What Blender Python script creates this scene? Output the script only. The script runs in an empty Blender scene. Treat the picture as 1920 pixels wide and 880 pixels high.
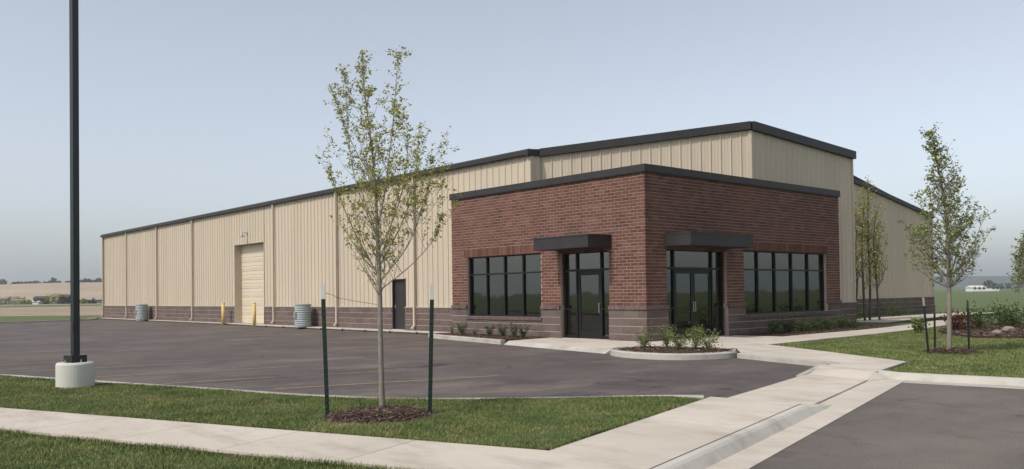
import bpy, bmesh, math, random
import numpy as np
from mathutils import Vector, Matrix

random.seed(7)
RNG = np.random.default_rng(11)
scene = bpy.context.scene
COL = scene.collection

# ------------------------------------------------------------------ camera
# world: X runs along the shaded entrance front, Y along the sunlit front, origin at the brick corner
FPX, PITCH, ROLL, CAM = 1599.0, math.radians(1.0), math.radians(0.75), Vector((-20.06, -16.63, 1.62))
AZL = math.atan(1410 / 1599.0)
AZR = math.pi / 2 - AZL
RX, RY = (math.sin(AZR), math.cos(AZR)), (-math.sin(AZL), math.cos(AZL))
def from_heading(v):
    return Vector((v[0]*RX[0] + v[1]*RX[1], v[0]*RY[0] + v[1]*RY[1], v[2]))
_f = Vector((0, math.cos(PITCH), math.sin(PITCH))); _r = Vector((1, 0, 0)); _u = _r.cross(_f)
_c, _s = math.cos(ROLL), math.sin(ROLL)
CR, CU, CF = from_heading(_r*_c - _u*_s), from_heading(_u*_c + _r*_s), from_heading(_f)
PYX = 551 - FPX*math.tan(PITCH)
cd = bpy.data.cameras.new('camera'); cam = bpy.data.objects.new('camera', cd); COL.objects.link(cam)
cd.sensor_width = 36; cd.lens = FPX/1920*36; cd.shift_y = (PYX-440)/1920; cd.clip_start = 0.1; cd.clip_end = 20000
cam.matrix_world = Matrix(((CR.x, CU.x, -CF.x, CAM.x), (CR.y, CU.y, -CF.y, CAM.y), (CR.z, CU.z, -CF.z, CAM.z), (0, 0, 0, 1)))
scene.camera = cam
def ray(x, y): return CR*((x-960)/FPX) - CU*((y-PYX)/FPX) + CF
def at_depth(x, y, depth): return CAM + ray(x, y)*depth            # a point of known distance in front of the camera
def on_ground(x, y, z=0.12):
    d = ray(x, y); return CAM + d*((z-CAM.z)/d.z)
def hd(x, y, z=0.0):                                               # metres right of / ahead of the camera
    v = from_heading((x, y, 0)); return Vector((CAM.x+v.x, CAM.y+v.y, z))

# ------------------------------------------------------------------ light
SUN_DIR = Vector((-1.0, 0.025, 0)).normalized(); SUN_EL = math.radians(47)
world = bpy.data.worlds.new('World'); scene.world = world; world.use_nodes = True
wn = world.node_tree.nodes; wl = world.node_tree.links
sky = wn.new('ShaderNodeTexSky'); sky.sky_type = 'NISHITA'; sky.sun_disc = False
sky.sun_elevation = SUN_EL; sky.sun_rotation = math.atan2(SUN_DIR.x, SUN_DIR.y)
sky.air_density = 1.0; sky.dust_density = 1.9; sky.ozone_density = 3.0
hsv = wn.new('ShaderNodeHueSaturation'); hsv.inputs['Saturation'].default_value = 0.44
wl.new(sky.outputs[0], hsv.inputs['Color']); wl.new(hsv.outputs[0], wn['Background'].inputs['Color'])
wn['Background'].inputs['Strength'].default_value = 0.13
sd = bpy.data.lights.new('sun', 'SUN'); sd.energy = 2.15; sd.angle = math.radians(1.5); sd.color = (1.0, 0.95, 0.87)
sun = bpy.data.objects.new('sun', sd); COL.objects.link(sun)
tosun = Vector((SUN_DIR.x*math.cos(SUN_EL), SUN_DIR.y*math.cos(SUN_EL), math.sin(SUN_EL)))
sun.rotation_euler = tosun.to_track_quat('Z', 'Y').to_euler(); sun.location = (0, 0, 60)
vs = scene.view_settings; vs.view_transform = 'Standard'; vs.look = 'None'; vs.exposure = 0.42; vs.gamma = 1.0; vs.use_curve_mapping = False
scene.render.engine = 'CYCLES'

# ------------------------------------------------------------------ materials
M = {}
def nodes_of(name):
    m = bpy.data.materials.new(name); m.use_nodes = True; M[name] = m
    nt = m.node_tree; return m, nt, nt.nodes['Principled BSDF']
def N(nt, kind, **kw):
    n = nt.nodes.new(kind)
    for k, v in kw.items():
        if k in n.inputs: n.inputs[k].default_value = v
        else: setattr(n, k, v)
    return n
def ramp(nt, src, stops):
    r = nt.nodes.new('ShaderNodeValToRGB'); e = r.color_ramp.elements
    while len(e) < len(stops): e.new(0.5)
    for el, (p, c) in zip(e, stops): el.position = p; el.color = (*c, 1) if len(c) == 3 else c
    nt.links.new(src, r.inputs['Fac']); return r.outputs['Color']
def mixc(nt, fac, a, b, mode='MIX'):
    n = nt.nodes.new('ShaderNodeMix'); n.data_type = 'RGBA'; n.blend_type = mode
    for sock, val in ((n.inputs[0], fac), (n.inputs[6], a), (n.inputs[7], b)):
        if hasattr(val, 'is_linked') or isinstance(val, bpy.types.NodeSocket): nt.links.new(val, sock)
        else: sock.default_value = val if isinstance(val, (int, float)) else (*val, 1)
    return n.outputs[2]
def pos(nt, scale=(1, 1, 1)):
    g = nt.nodes.new('ShaderNodeNewGeometry'); mp = nt.nodes.new('ShaderNodeMapping'); mp.inputs['Scale'].default_value = scale
    nt.links.new(g.outputs['Position'], mp.inputs['Vector']); return mp.outputs[0]
def noise(nt, scale, detail=4, rough=0.55, vec=None):
    n = N(nt, 'ShaderNodeTexNoise', Scale=scale, Detail=detail, Roughness=rough)
    nt.links.new(vec if vec is not None else pos(nt), n.inputs['Vector']); return n.outputs['Fac']
def bump(nt, b, h, strength=0.3, dist=0.01):
    n = N(nt, 'ShaderNodeBump', Strength=strength, Distance=dist); nt.links.new(h, n.inputs['Height']); nt.links.new(n.outputs[0], b.inputs['Normal'])

def mat_noise(name, c1, c2, scale=3.0, fine=60.0, rough=0.8, bumpv=0.2, bdist=0.004, spec=0.3, metal=0.0, vscale=(1, 1, 1), finemix=0.35):
    m, nt, b = nodes_of(name)
    v = pos(nt, vscale)
    base = ramp(nt, noise(nt, scale, 5, 0.6, v), [(0.3, c1), (0.7, c2)])
    f = noise(nt, fine, 3, 0.6)
    dark = mixc(nt, finemix, base, ramp(nt, f, [(0.35, (0.55, 0.55, 0.55)), (0.65, (1.25, 1.25, 1.25))]), 'MULTIPLY')
    nt.links.new(dark, b.inputs['Base Color']); b.inputs['Roughness'].default_value = rough
    b.inputs['Specular IOR Level'].default_value = spec; b.inputs['Metallic'].default_value = metal
    if bumpv: bump(nt, b, f, bumpv, bdist)
    return m

m, nt, b = nodes_of('tan_metal')
base = ramp(nt, noise(nt, 0.6, 5, 0.6, pos(nt, (1, 1, 0.25))), [(0.3, (0.495, 0.418, 0.320)), (0.7, (0.525, 0.445, 0.342))])
base = mixc(nt, ramp(nt, noise(nt, 5.0, 5, 0.7, pos(nt, (1, 1, 0.05))), [(0.50, (0, 0, 0)), (0.72, (0.22, 0.22, 0.22))]), base, (0.33, 0.27, 0.20))
base = mixc(nt, 0.16, base, ramp(nt, nt.nodes.new('ShaderNodeObjectInfo').outputs['Random'], [(0, (0.72, 0.72, 0.72)), (1, (1.15, 1.15, 1.15))]), 'MULTIPLY')
nt.links.new(base, b.inputs['Base Color']); b.inputs['Roughness'].default_value = 0.5; b.inputs['Specular IOR Level'].default_value = 0.3
bump(nt, b, noise(nt, 1.3, 3, 0.5, pos(nt, (1, 1, 0.5))), 0.25, 0.03)
mat_noise('tan_door', (0.57, 0.495, 0.37), (0.60, 0.525, 0.40), 0.8, 12, 0.5, 0, finemix=0.08)
mat_noise('tan_trim', (0.48, 0.41, 0.315), (0.51, 0.44, 0.34), 2, 20, 0.5, 0, finemix=0.1)
mat_noise('dark_trim', (0.026, 0.023, 0.022), (0.034, 0.030, 0.029), 2, 30, 0.5, 0, spec=0.35, finemix=0.15)
mat_noise('roof_metal', (0.04, 0.037, 0.036), (0.05, 0.047, 0.045), 1, 20, 0.5, 0, spec=0.35, finemix=0.1)
mat_noise('black_frame', (0.008, 0.008, 0.008), (0.012, 0.012, 0.011), 3, 40, 0.45, 0, spec=0.3, finemix=0.1)
mat_noise('door_paint', (0.030, 0.025, 0.025), (0.037, 0.032, 0.031), 2, 30, 0.5, 0, spec=0.3, finemix=0.1)
mat_noise('pole_paint', (0.010, 0.014, 0.013), (0.015, 0.019, 0.018), 3, 40, 0.35, 0.05, spec=0.5)
mat_noise('post_green', (0.008, 0.020, 0.014), (0.012, 0.027, 0.020), 8, 90, 0.5, 0.1)
mat_noise('post_tip', (0.42, 0.43, 0.42), (0.55, 0.55, 0.54), 20, 120, 0.6, 0.1)
mat_noise('bollard_yellow', (0.58, 0.42, 0.15), (0.64, 0.48, 0.20), 5, 40, 0.5, 0.05, finemix=0.15)
mat_noise('steel', (0.45, 0.45, 0.44), (0.58, 0.58, 0.56), 8, 60, 0.35, 0, metal=0.8)
mat_noise('galvanized', (0.27, 0.30, 0.30), (0.38, 0.41, 0.41), 6, 50, 0.5, 0.1, spec=0.4)
mat_noise('mortar', (0.30, 0.235, 0.20), (0.38, 0.30, 0.255), 4, 80, 0.9, 0.2)
mat_noise('block_mortar', (0.36, 0.31, 0.28), (0.44, 0.38, 0.35), 4, 80, 0.9, 0.2)
mat_noise('mulch_soil', (0.036, 0.020, 0.014), (0.070, 0.042, 0.030), 9, 60, 0.95, 0.8, 0.02)
mat_noise('soil', (0.07, 0.055, 0.035), (0.11, 0.085, 0.055), 6, 60, 0.95, 0.6, 0.01)
mat_noise('joint_dark', (0.055, 0.05, 0.04), (0.08, 0.07, 0.055), 6, 60, 0.95, 0.4)
mat_noise('dark_interior', (0.10, 0.10, 0.095), (0.12, 0.12, 0.11), 1, 10, 0.9, 0)
mat_noise('bark', (0.17, 0.145, 0.12), (0.27, 0.235, 0.20), 25, 120, 0.9, 0.5, 0.004, vscale=(1, 1, 0.35))
mat_noise('bark_dark', (0.075, 0.06, 0.05), (0.12, 0.10, 0.085), 25, 120, 0.9, 0.4, 0.004, vscale=(1, 1, 0.35))
mat_noise('stake_wood', (0.30, 0.25, 0.17), (0.40, 0.34, 0.24), 15, 90, 0.85, 0.2)
mat_noise('rock', (0.20, 0.165, 0.14), (0.34, 0.29, 0.25), 3, 30, 0.9, 0.5, 0.01)
mat_noise('house_white', (0.62, 0.60, 0.57), (0.70, 0.68, 0.65), 1, 10, 0.8, 0, finemix=0.1)
mat_noise('house_roof', (0.07, 0.06, 0.06), (0.10, 0.085, 0.08), 1, 10, 0.9, 0)
mat_noise('house_dark', (0.06, 0.055, 0.06), (0.10, 0.09, 0.09), 1, 10, 0.8, 0)
mat_noise('hill_crop', (0.33, 0.25, 0.17), (0.42, 0.33, 0.24), 0.02, 0.15, 0.95, 0, finemix=0.2)
mat_noise('hill_far', (0.055, 0.075, 0.05), (0.10, 0.115, 0.07), 0.006, 0.05, 0.95, 0, finemix=0.5)
mat_noise('dry_field', (0.26, 0.20, 0.14), (0.36, 0.285, 0.20), 0.03, 0.5, 0.95, 0, vscale=(1, 1, 1), finemix=0.5)

def concrete(name, c1, c2, stain=0.25):
    m, nt, b = nodes_of(name)
    base = ramp(nt, noise(nt, 0.9, 6, 0.62), [(0.28, c1), (0.72, c2)])
    st = noise(nt, 2.2, 6, 0.7, pos(nt, (1, 0.35, 1)))
    base = mixc(nt, ramp(nt, st, [(0.48, (0, 0, 0)), (0.68, (stain,)*3)]), base, (0.20, 0.165, 0.13))
    f = noise(nt, 140, 3, 0.7)
    base = mixc(nt, 0.25, base, ramp(nt, f, [(0.3, (0.6, 0.6, 0.6)), (0.7, (1.2, 1.2, 1.2))]), 'MULTIPLY')
    oi = nt.nodes.new('ShaderNodeObjectInfo')
    base = mixc(nt, 0.12, base, ramp(nt, oi.outputs['Random'], [(0, (0.5, 0.5, 0.5)), (1, (1.2, 1.2, 1.2))]), 'MULTIPLY')
    nt.links.new(base, b.inputs['Base Color']); b.inputs['Roughness'].default_value = 0.85; b.inputs['Specular IOR Level'].default_value = 0.25
    bump(nt, b, f, 0.25, 0.003)
concrete('concrete', (0.49, 0.43, 0.355), (0.60, 0.535, 0.455), 0.35)
concrete('concrete_kerb', (0.38, 0.355, 0.315), (0.50, 0.465, 0.41), 0.45)
concrete('concrete_new', (0.47, 0.435, 0.38), (0.58, 0.545, 0.48), 0.4)
concrete('concrete_base', (0.48, 0.465, 0.41), (0.60, 0.58, 0.52), 0.3)

def asphalt(name, c1, c2, dust):
    m, nt, b = nodes_of(name)
    base = ramp(nt, noise(nt, 0.5, 7, 0.7), [(0.36, c1), (0.64, c2)])
    streak = noise(nt, 0.55, 7, 0.68, pos(nt, (0.45, 1.0, 1)))
    base = mixc(nt, ramp(nt, streak, [(0.53, (0, 0, 0)), (0.68, (dust,)*3)]), base, (0.22, 0.178, 0.145))
    base = mixc(nt, ramp(nt, noise(nt, 1.6, 6, 0.72, pos(nt, (1, 0.5, 1))), [(0.55, (0, 0, 0)), (0.70, (0.5, 0.5, 0.5))]), base, (0.055, 0.047, 0.045))
    base = mixc(nt, ramp(nt, noise(nt, 0.16, 5, 0.7), [(0.5, (0, 0, 0)), (0.72, (dust*0.7,)*3)]), base, (0.17, 0.135, 0.105))
    vo = N(nt, 'ShaderNodeTexVoronoi', Scale=0.22); vo.feature = 'DISTANCE_TO_EDGE'
    wv = nt.nodes.new('ShaderNodeVectorMath'); wv.operation = 'ADD'; nz = N(nt, 'ShaderNodeTexNoise', Scale=0.8, Detail=6); nt.links.new(pos(nt), nz.inputs['Vector'])
    nt.links.new(pos(nt), wv.inputs[0]); nt.links.new(nz.outputs['Color'], wv.inputs[1]); nt.links.new(wv.outputs[0], vo.inputs['Vector'])
    crack = mixc(nt, 1.0, ramp(nt, vo.outputs['Distance'], [(0.0, (1, 1, 1)), (0.006, (0, 0, 0))]), ramp(nt, noise(nt, 0.3, 3), [(0.52, (0, 0, 0)), (0.56, (0.8, 0.8, 0.8))]), 'MULTIPLY')
    base = mixc(nt, crack, base, (0.03, 0.026, 0.025))
    f = noise(nt, 60, 4, 0.8)
    base = mixc(nt, 0.8, base, ramp(nt, f, [(0.36, (0.4, 0.4, 0.4)), (0.66, (1.55, 1.55, 1.55))]), 'MULTIPLY')
    nt.links.new(base, b.inputs['Base Color']); b.inputs['Roughness'].default_value = 0.8; b.inputs['Specular IOR Level'].default_value = 0.35
    bump(nt, b, f, 0.5, 0.006)
asphalt('asphalt_lot', (0.078, 0.062, 0.058), (0.125, 0.102, 0.093), 0.75)
asphalt('asphalt_street', (0.105, 0.089, 0.079), (0.165, 0.138, 0.118), 0.4)

m, nt, b = nodes_of('worn_yellow')
wear = noise(nt, 3.5, 6, 0.75)
nt.links.new(mixc(nt, ramp(nt, wear, [(0.50, (0, 0, 0)), (0.64, (1, 1, 1))]), (0.36, 0.245, 0.095), (0.12, 0.098, 0.09)), b.inputs['Base Color'])
b.inputs['Roughness'].default_value = 0.85

def grassy(name, dark, light, dry, rnd):
    m, nt, b = nodes_of(name)
    base = ramp(nt, noise(nt, 1.1, 6, 0.7), [(0.36, dark), (0.64, light)])
    base = mixc(nt, ramp(nt, noise(nt, 1.7, 6, 0.7), [(0.52, (0, 0, 0)), (0.70, (0.7, 0.7, 0.7))]), base, dry)
    if rnd:
        g = nt.nodes.new('ShaderNodeNewGeometry')
        base = mixc(nt, 0.55, base, ramp(nt, g.outputs['Random Per Island'], [(0, (0.4, 0.45, 0.35)), (0.8, (1.25, 1.2, 1.1)), (0.93, (2.2, 1.9, 1.5)), (1, (2.8, 2.3, 1.8))]), 'MULTIPLY')
    nt.links.new(base, b.inputs['Base Color']); b.inputs['Roughness'].default_value = 0.7; b.inputs['Specular IOR Level'].default_value = 0.2
    if not rnd: bump(nt, b, noise(nt, 60, 3, 0.7), 0.6, 0.03)
    return m
grassy('grass_blade', (0.088, 0.130, 0.040), (0.190, 0.215, 0.080), (0.32, 0.27, 0.14), True)
grassy('turf', (0.070, 0.095, 0.028), (0.10, 0.125, 0.042), (0.14, 0.12, 0.06), False)
grassy('field_green', (0.075, 0.105, 0.030), (0.12, 0.145, 0.05), (0.20, 0.18, 0.09), False)

def leafy(name, stops):
    m, nt, b = nodes_of(name)
    g = nt.nodes.new('ShaderNodeNewGeometry')
    nt.links.new(ramp(nt, g.outputs['Random Per Island'], stops), b.inputs['Base Color'])
    b.inputs['Roughness'].default_value = 0.55; b.inputs['Specular IOR Level'].default_value = 0.3
    tr = N(nt, 'ShaderNodeBsdfTranslucent'); nt.links.new(ramp(nt, g.outputs['Random Per Island'], [(p, tuple(min(1, c*1.2) for c in col)) for p, col in stops]), tr.inputs['Color'])
    ms = nt.nodes.new('ShaderNodeMixShader'); ms.inputs[0].default_value = 0.35
    nt.links.new(b.outputs[0], ms.inputs[1]); nt.links.new(tr.outputs[0], ms.inputs[2]); nt.links.new(ms.outputs[0], nt.nodes['Material Output'].inputs['Surface'])
leafy('leaf_spring', [(0, (0.15, 0.165, 0.024)), (0.5, (0.31, 0.31, 0.06)), (1, (0.46, 0.43, 0.12))])
leafy('leaf_green', [(0, (0.09, 0.12, 0.025)), (0.5, (0.18, 0.215, 0.05)), (1, (0.31, 0.32, 0.10))])
leafy('leaf_shrub', [(0, (0.025, 0.05, 0.012)), (0.5, (0.055, 0.09, 0.025)), (1, (0.11, 0.14, 0.04))])
leafy('leaf_light', [(0, (0.10, 0.13, 0.03)), (0.6, (0.18, 0.22, 0.06)), (1, (0.32, 0.34, 0.14))])
leafy('leaf_far', [(0, (0.03, 0.05, 0.018)), (1, (0.08, 0.10, 0.04))])
leafy('leaf_red', [(0, (0.06, 0.02, 0.012)), (1, (0.16, 0.06, 0.04))])
leafy('chip', [(0, (0.055, 0.030, 0.021)), (0.6, (0.125, 0.080, 0.057)), (1, (0.27, 0.19, 0.145))])

def masonry(name, stops, island, fine, bstr, bdist):
    m, nt, b = nodes_of(name)
    if island: src = nt.nodes.new('ShaderNodeNewGeometry').outputs['Random Per Island']
    else: src = nt.nodes.new('ShaderNodeObjectInfo').outputs['Random']
    base = ramp(nt, src, stops)
    f = noise(nt, fine, 4, 0.7)
    base = mixc(nt, 0.6, base, ramp(nt, f, [(0.3, (0.6, 0.6, 0.6)), (0.7, (1.3, 1.3, 1.3))]), 'MULTIPLY')
    base = mixc(nt, 0.35, base, ramp(nt, noise(nt, 0.8, 4, 0.6), [(0.3, (0.7, 0.7, 0.72)), (0.7, (1.2, 1.2, 1.18))]), 'MULTIPLY')
    nt.links.new(base, b.inputs['Base Color']); b.inputs['Roughness'].default_value = 0.88; b.inputs['Specular IOR Level'].default_value = 0.2
    bump(nt, b, f, bstr, bdist)
BR = [(0, (0.092, 0.046, 0.036)), (0.2, (0.120, 0.055, 0.041)), (0.8, (0.152, 0.068, 0.049)), (1, (0.180, 0.088, 0.066))]
BK = [(0, (0.125, 0.092, 0.081)), (0.5, (0.140, 0.105, 0.092)), (1, (0.158, 0.120, 0.105))]
masonry('brick', BR, False, 45, 0.4, 0.004); masonry('brick_mass', BR, True, 45, 0.4, 0.004)
masonry('block', BK, False, 28, 0.9, 0.02); masonry('block_mass', BK, True, 28, 0.9, 0.02)

m, nt, b = nodes_of('glass')
fr = N(nt, 'ShaderNodeFresnel', IOR=2.45); tb = N(nt, 'ShaderNodeBsdfTransparent'); tb.inputs[0].default_value = (0.22, 0.25, 0.22, 1)
gb = N(nt, 'ShaderNodeBsdfGlossy', Roughness=0.015); gb.inputs[0].default_value = (0.78, 0.82, 0.76, 1)
gn = N(nt, 'ShaderNodeBump', Strength=0.06, Distance=0.05); nt.links.new(noise(nt, 0.9, 2), gn.inputs['Height']); nt.links.new(gn.outputs[0], gb.inputs['Normal'])
ms = nt.nodes.new('ShaderNodeMixShader'); nt.links.new(fr.outputs[0], ms.inputs[0]); nt.links.new(tb.outputs[0], ms.inputs[1]); nt.links.new(gb.outputs[0], ms.inputs[2])
nt.links.new(ms.outputs[0], nt.nodes['Material Output'].inputs['Surface'])

# ------------------------------------------------------------------ mesh helpers
class MB:
    def __init__(s): s.v = []; s.f = []
    def add(s, vs, fs):
        o = len(s.v); s.v += [tuple(p) for p in vs]; s.f += [tuple(i+o for i in q) for q in fs]; return s
    def box(s, x0, x1, y0, y1, z0, z1):
        return s.add([(x0,y0,z0),(x1,y0,z0),(x1,y1,z0),(x0,y1,z0),(x0,y0,z1),(x1,y0,z1),(x1,y1,z1),(x0,y1,z1)],
                     [(0,3,2,1),(4,5,6,7),(0,1,5,4),(1,2,6,5),(2,3,7,6),(3,0,4,7)])
    def obox(s, A, t, n, s0, s1, o0, o1, z0, z1):                 # box in a wall frame: along t, out along n
        P = lambda a, o, z: (A[0]+t[0]*a+n[0]*o, A[1]+t[1]*a+n[1]*o, z)
        if t[0]*n[1]-t[1]*n[0] < 0: s0, s1 = s1, s0                # keep the faces outward
        return s.add([P(s0,o0,z0),P(s1,o0,z0),P(s1,o1,z0),P(s0,o1,z0),P(s0,o0,z1),P(s1,o0,z1),P(s1,o1,z1),P(s0,o1,z1)],
                     [(0,3,2,1),(4,5,6,7),(0,1,5,4),(1,2,6,5),(2,3,7,6),(3,0,4,7)])
    def prism(s, poly, z0, z1):
        n = len(poly); zt = z1 if hasattr(z1, '__len__') else [z1]*n
        area = sum(poly[i][0]*poly[(i+1)%n][1]-poly[(i+1)%n][0]*poly[i][1] for i in range(n))
        if area < 0: poly = poly[::-1]; zt = zt[::-1]
        return s.add([(p[0],p[1],z0) for p in poly]+[(p[0],p[1],z) for p, z in zip(poly, zt)],
                     [tuple(range(n-1,-1,-1)), tuple(range(n,2*n))]+[(i,(i+1)%n,n+(i+1)%n,n+i) for i in range(n)])
    def tube(s, pts, rad, k=6, caps=True):
        pts = [Vector(p) for p in pts]; o = len(s.v); ref = Vector((0.31,0.95,0.05))
        for i, p in enumerate(pts):
            d = (pts[min(i+1,len(pts)-1)]-pts[max(i-1,0)]).normalized()
            a = d.cross(ref)
            if a.length < 0.1: a = d.cross(Vector((1,0,0)))
            a.normalize(); c = d.cross(a)
            r = rad[i] if hasattr(rad,'__len__') else rad
            for j in range(k):
                th = 2*math.pi*j/k; s.v.append(tuple(p+a*(r*math.cos(th))+c*(r*math.sin(th))))
        for i in range(len(pts)-1):
            for j in range(k):
                q = (j+1)%k; s.f.append((o+i*k+j, o+i*k+q, o+(i+1)*k+q, o+(i+1)*k+j))
        if caps:
            s.f.append(tuple(o+j for j in range(k-1,-1,-1))); s.f.append(tuple(o+(len(pts)-1)*k+j for j in range(k)))
        return s
    def lathe(s, c, prof, k=24):
        o = len(s.v)
        for r, z in prof:
            for j in range(k): s.v.append((c[0]+r*math.cos(2*math.pi*j/k), c[1]+r*math.sin(2*math.pi*j/k), c[2]+z))
        for i in range(len(prof)-1):
            for j in range(k):
                q = (j+1)%k; s.f.append((o+i*k+j, o+i*k+q, o+(i+1)*k+q, o+(i+1)*k+j))
        s.f.append(tuple(o+j for j in range(k-1,-1,-1))); s.f.append(tuple(o+(len(prof)-1)*k+j for j in range(k)))
        return s
    def build(s, name, mat, parent=None, smooth=False, bevel=0.0):
        me = bpy.data.meshes.new(name); me.from_pydata(s.v, [], s.f); me.materials.append(M[mat])
        if bevel:
            bm = bmesh.new(); bm.from_mesh(me); bmesh.ops.bevel(bm, geom=bm.edges[:], offset=bevel, segments=2, affect='EDGES'); bm.to_mesh(me); bm.free()
        if smooth:
            me.polygons.foreach_set('use_smooth', [True]*len(me.polygons))
        o = bpy.data.objects.new(name, me); COL.objects.link(o)
        if parent: o.parent = parent; o.matrix_parent_inverse = parent.matrix_world.inverted() if parent.type != 'EMPTY' else Matrix.Translation(-parent.location)
        return o
def empty(name, loc, label, cat, group=None):
    o = bpy.data.objects.new(name, None); COL.objects.link(o); o.location = loc; o.empty_display_size = 0.2
    tag(o, label, cat, group); return o
def tag(o, label, cat, group=None):
    o['label'] = label; o['category'] = cat
    if group: o['group'] = group
    return o
def struct(o): o['kind'] = 'structure'; return o
def stuff(o): o['kind'] = 'stuff'; return o
def fast_mesh(name, verts, faces_flat, nper, mat):
    me = bpy.data.meshes.new(name); nv = len(verts); nf = len(faces_flat)//nper
    me.vertices.add(nv); me.vertices.foreach_set('co', verts.astype(np.float32).ravel())
    me.loops.add(len(faces_flat)); me.loops.foreach_set('vertex_index', faces_flat.astype(np.int32))
    me.polygons.add(nf); me.polygons.foreach_set('loop_start', np.arange(0, nf*nper, nper, dtype=np.int32)); me.polygons.foreach_set('loop_total', np.full(nf, nper, dtype=np.int32))
    me.update(calc_edges=True); me.materials.append(M[mat]); return me
def in_poly(x, y, poly):
    ins = np.zeros(len(x), bool); n = len(poly)
    for i in range(n):
        x0, y0 = poly[i][:2]; x1, y1 = poly[(i+1)%n][:2]
        c = ((y0 > y) != (y1 > y)) & (x < (x1-x0)*(y-y0)/((y1-y0) if y1 != y0 else 1e-9)+x0); ins ^= c
    return ins
def blades(name, poly, z, density, h, w, label, mat='grass_blade', keep=None):
    P = np.array([p[:2] for p in poly]); lo, hi = P.min(0), P.max(0)
    n = int((hi-lo).prod()*density); x = RNG.uniform(lo[0], hi[0], n); y = RNG.uniform(lo[1], hi[1], n)
    k = in_poly(x, y, poly)
    # only where the photograph, or a step aside from it, could look
    dx, dy = x-CAM.x, y-CAM.y; fwd = dx*CF.x+dy*CF.y; side = dx*CR.x+dy*CR.y
    k &= (fwd > 1.0) & (np.abs(side) < fwd*0.72+2.0)
    if keep is not None: k &= keep(x, y, fwd)
    thin = np.sin(x*2.7+1.9*np.sin(y*1.1))*np.sin(y*3.1+1.3*np.sin(x*1.7)); k &= RNG.random(len(x)) > np.clip(thin-0.25, 0, 1)*0.75
    x, y = x[k], y[k]; n = len(x)
    patch = 0.75+0.5*np.sin(x*1.9+np.sin(y*1.3)*1.7)*np.sin(y*2.3+np.sin(x*0.9))*0.5
    hh = h*RNG.uniform(0.55, 1.15, n)*patch; a = RNG.uniform(0, 2*np.pi, n); ww = w*RNG.uniform(0.7, 1.3, n)
    lean = hh*RNG.uniform(0.1, 0.9, n); la = RNG.uniform(0, 2*np.pi, n)
    px, py = np.cos(a)*ww, np.sin(a)*ww; lx, ly = np.cos(la)*lean, np.sin(la)*lean
    V = np.empty((n, 5, 3))
    V[:,0] = np.c_[x-px, y-py, np.full(n, z)]; V[:,1] = np.c_[x+px, y+py, np.full(n, z)]
    V[:,2] = np.c_[x+px*0.8+lx*0.35, y+py*0.8+ly*0.35, z+hh*0.6]; V[:,3] = np.c_[x-px*0.8+lx*0.35, y-py*0.8+ly*0.35, z+hh*0.6]
    V[:,4] = np.c_[x+lx, y+ly, z+hh]
    b = np.arange(n)[:,None]*5
    F = np.concatenate([b+np.array([0,1,2]), b+np.array([0,2,3]), b+np.array([3,2,4])], 1).ravel()
    o = bpy.data.objects.new(name, fast_mesh(name, V.reshape(-1,3), F, 3, mat)); COL.objects.link(o)
    o['label'] = label; return stuff(o)
def leaf_mesh(name, P, size, mat, parent, droop=0.0, long=1.6):
    """leaf-sized bent quads at points P (n,3)"""
    n = len(P); P = np.asarray(P, float)
    d = RNG.normal(size=(n,3)); d[:,2] = d[:,2]*0.6-droop; d /= np.linalg.norm(d, axis=1)[:,None]
    q = RNG.normal(size=(n,3)); e = np.cross(d, q); e /= np.linalg.norm(e, axis=1)[:,None]+1e-9
    nn = np.cross(d, e); L = size*RNG.uniform(0.6, 1.3, n)[:,None]; W = L/long*0.5
    V = np.empty((n,4,3)); V[:,0] = P; V[:,1] = P+d*L*0.5+e*W+nn*L*0.1; V[:,2] = P+d*L; V[:,3] = P+d*L*0.5-e*W+nn*L*0.1
    b = np.arange(n)[:,None]*4; F = np.concatenate([b+np.array([0,1,2]), b+np.array([0,2,3])], 1).ravel()
    o = bpy.data.objects.new(name, fast_mesh(name, V.reshape(-1,3)-np.array(parent.location), F, 3, mat)); COL.objects.link(o); o.parent = parent
    return o

# masonry pieces: list of (A, t, n, s_centre, z_centre, length, depth, height, out_of_face)
def lay(courses_z, h, s0, s1, length, openings, joint, bond=0.5, start=0.0, jitter=0.0, edges=None):
    """running bond inside [s0,s1] less openings [(s0,s1,z0,z1)] -> (s_c, z_c, len)"""
    out = []
    for i, z in enumerate(courses_z):
        lo, hi = (s0, s1) if edges is None else edges(i)
        spans = [(lo, hi)]
        for a, b_, c, d in openings:
            if z+h*0.5 > c and z+h*0.5 < d:
                spans = [q for u, v in spans for q in ((u, min(v, a)), (max(u, b_), v)) if q[1]-q[0] > 0.03]
        off = start+(bond*length if i % 2 else 0)
        for u, v in spans:
            k = math.floor((u-off)/length); p = u
            while p < v-0.02:
                e = min(off+(k+1)*length, v); k += 1
                if e-p > 0.05: out.append(((p+e)/2, z+h/2, e-p-joint)); p = e
                elif e >= v: break
    return out
UNIT = {}
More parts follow.
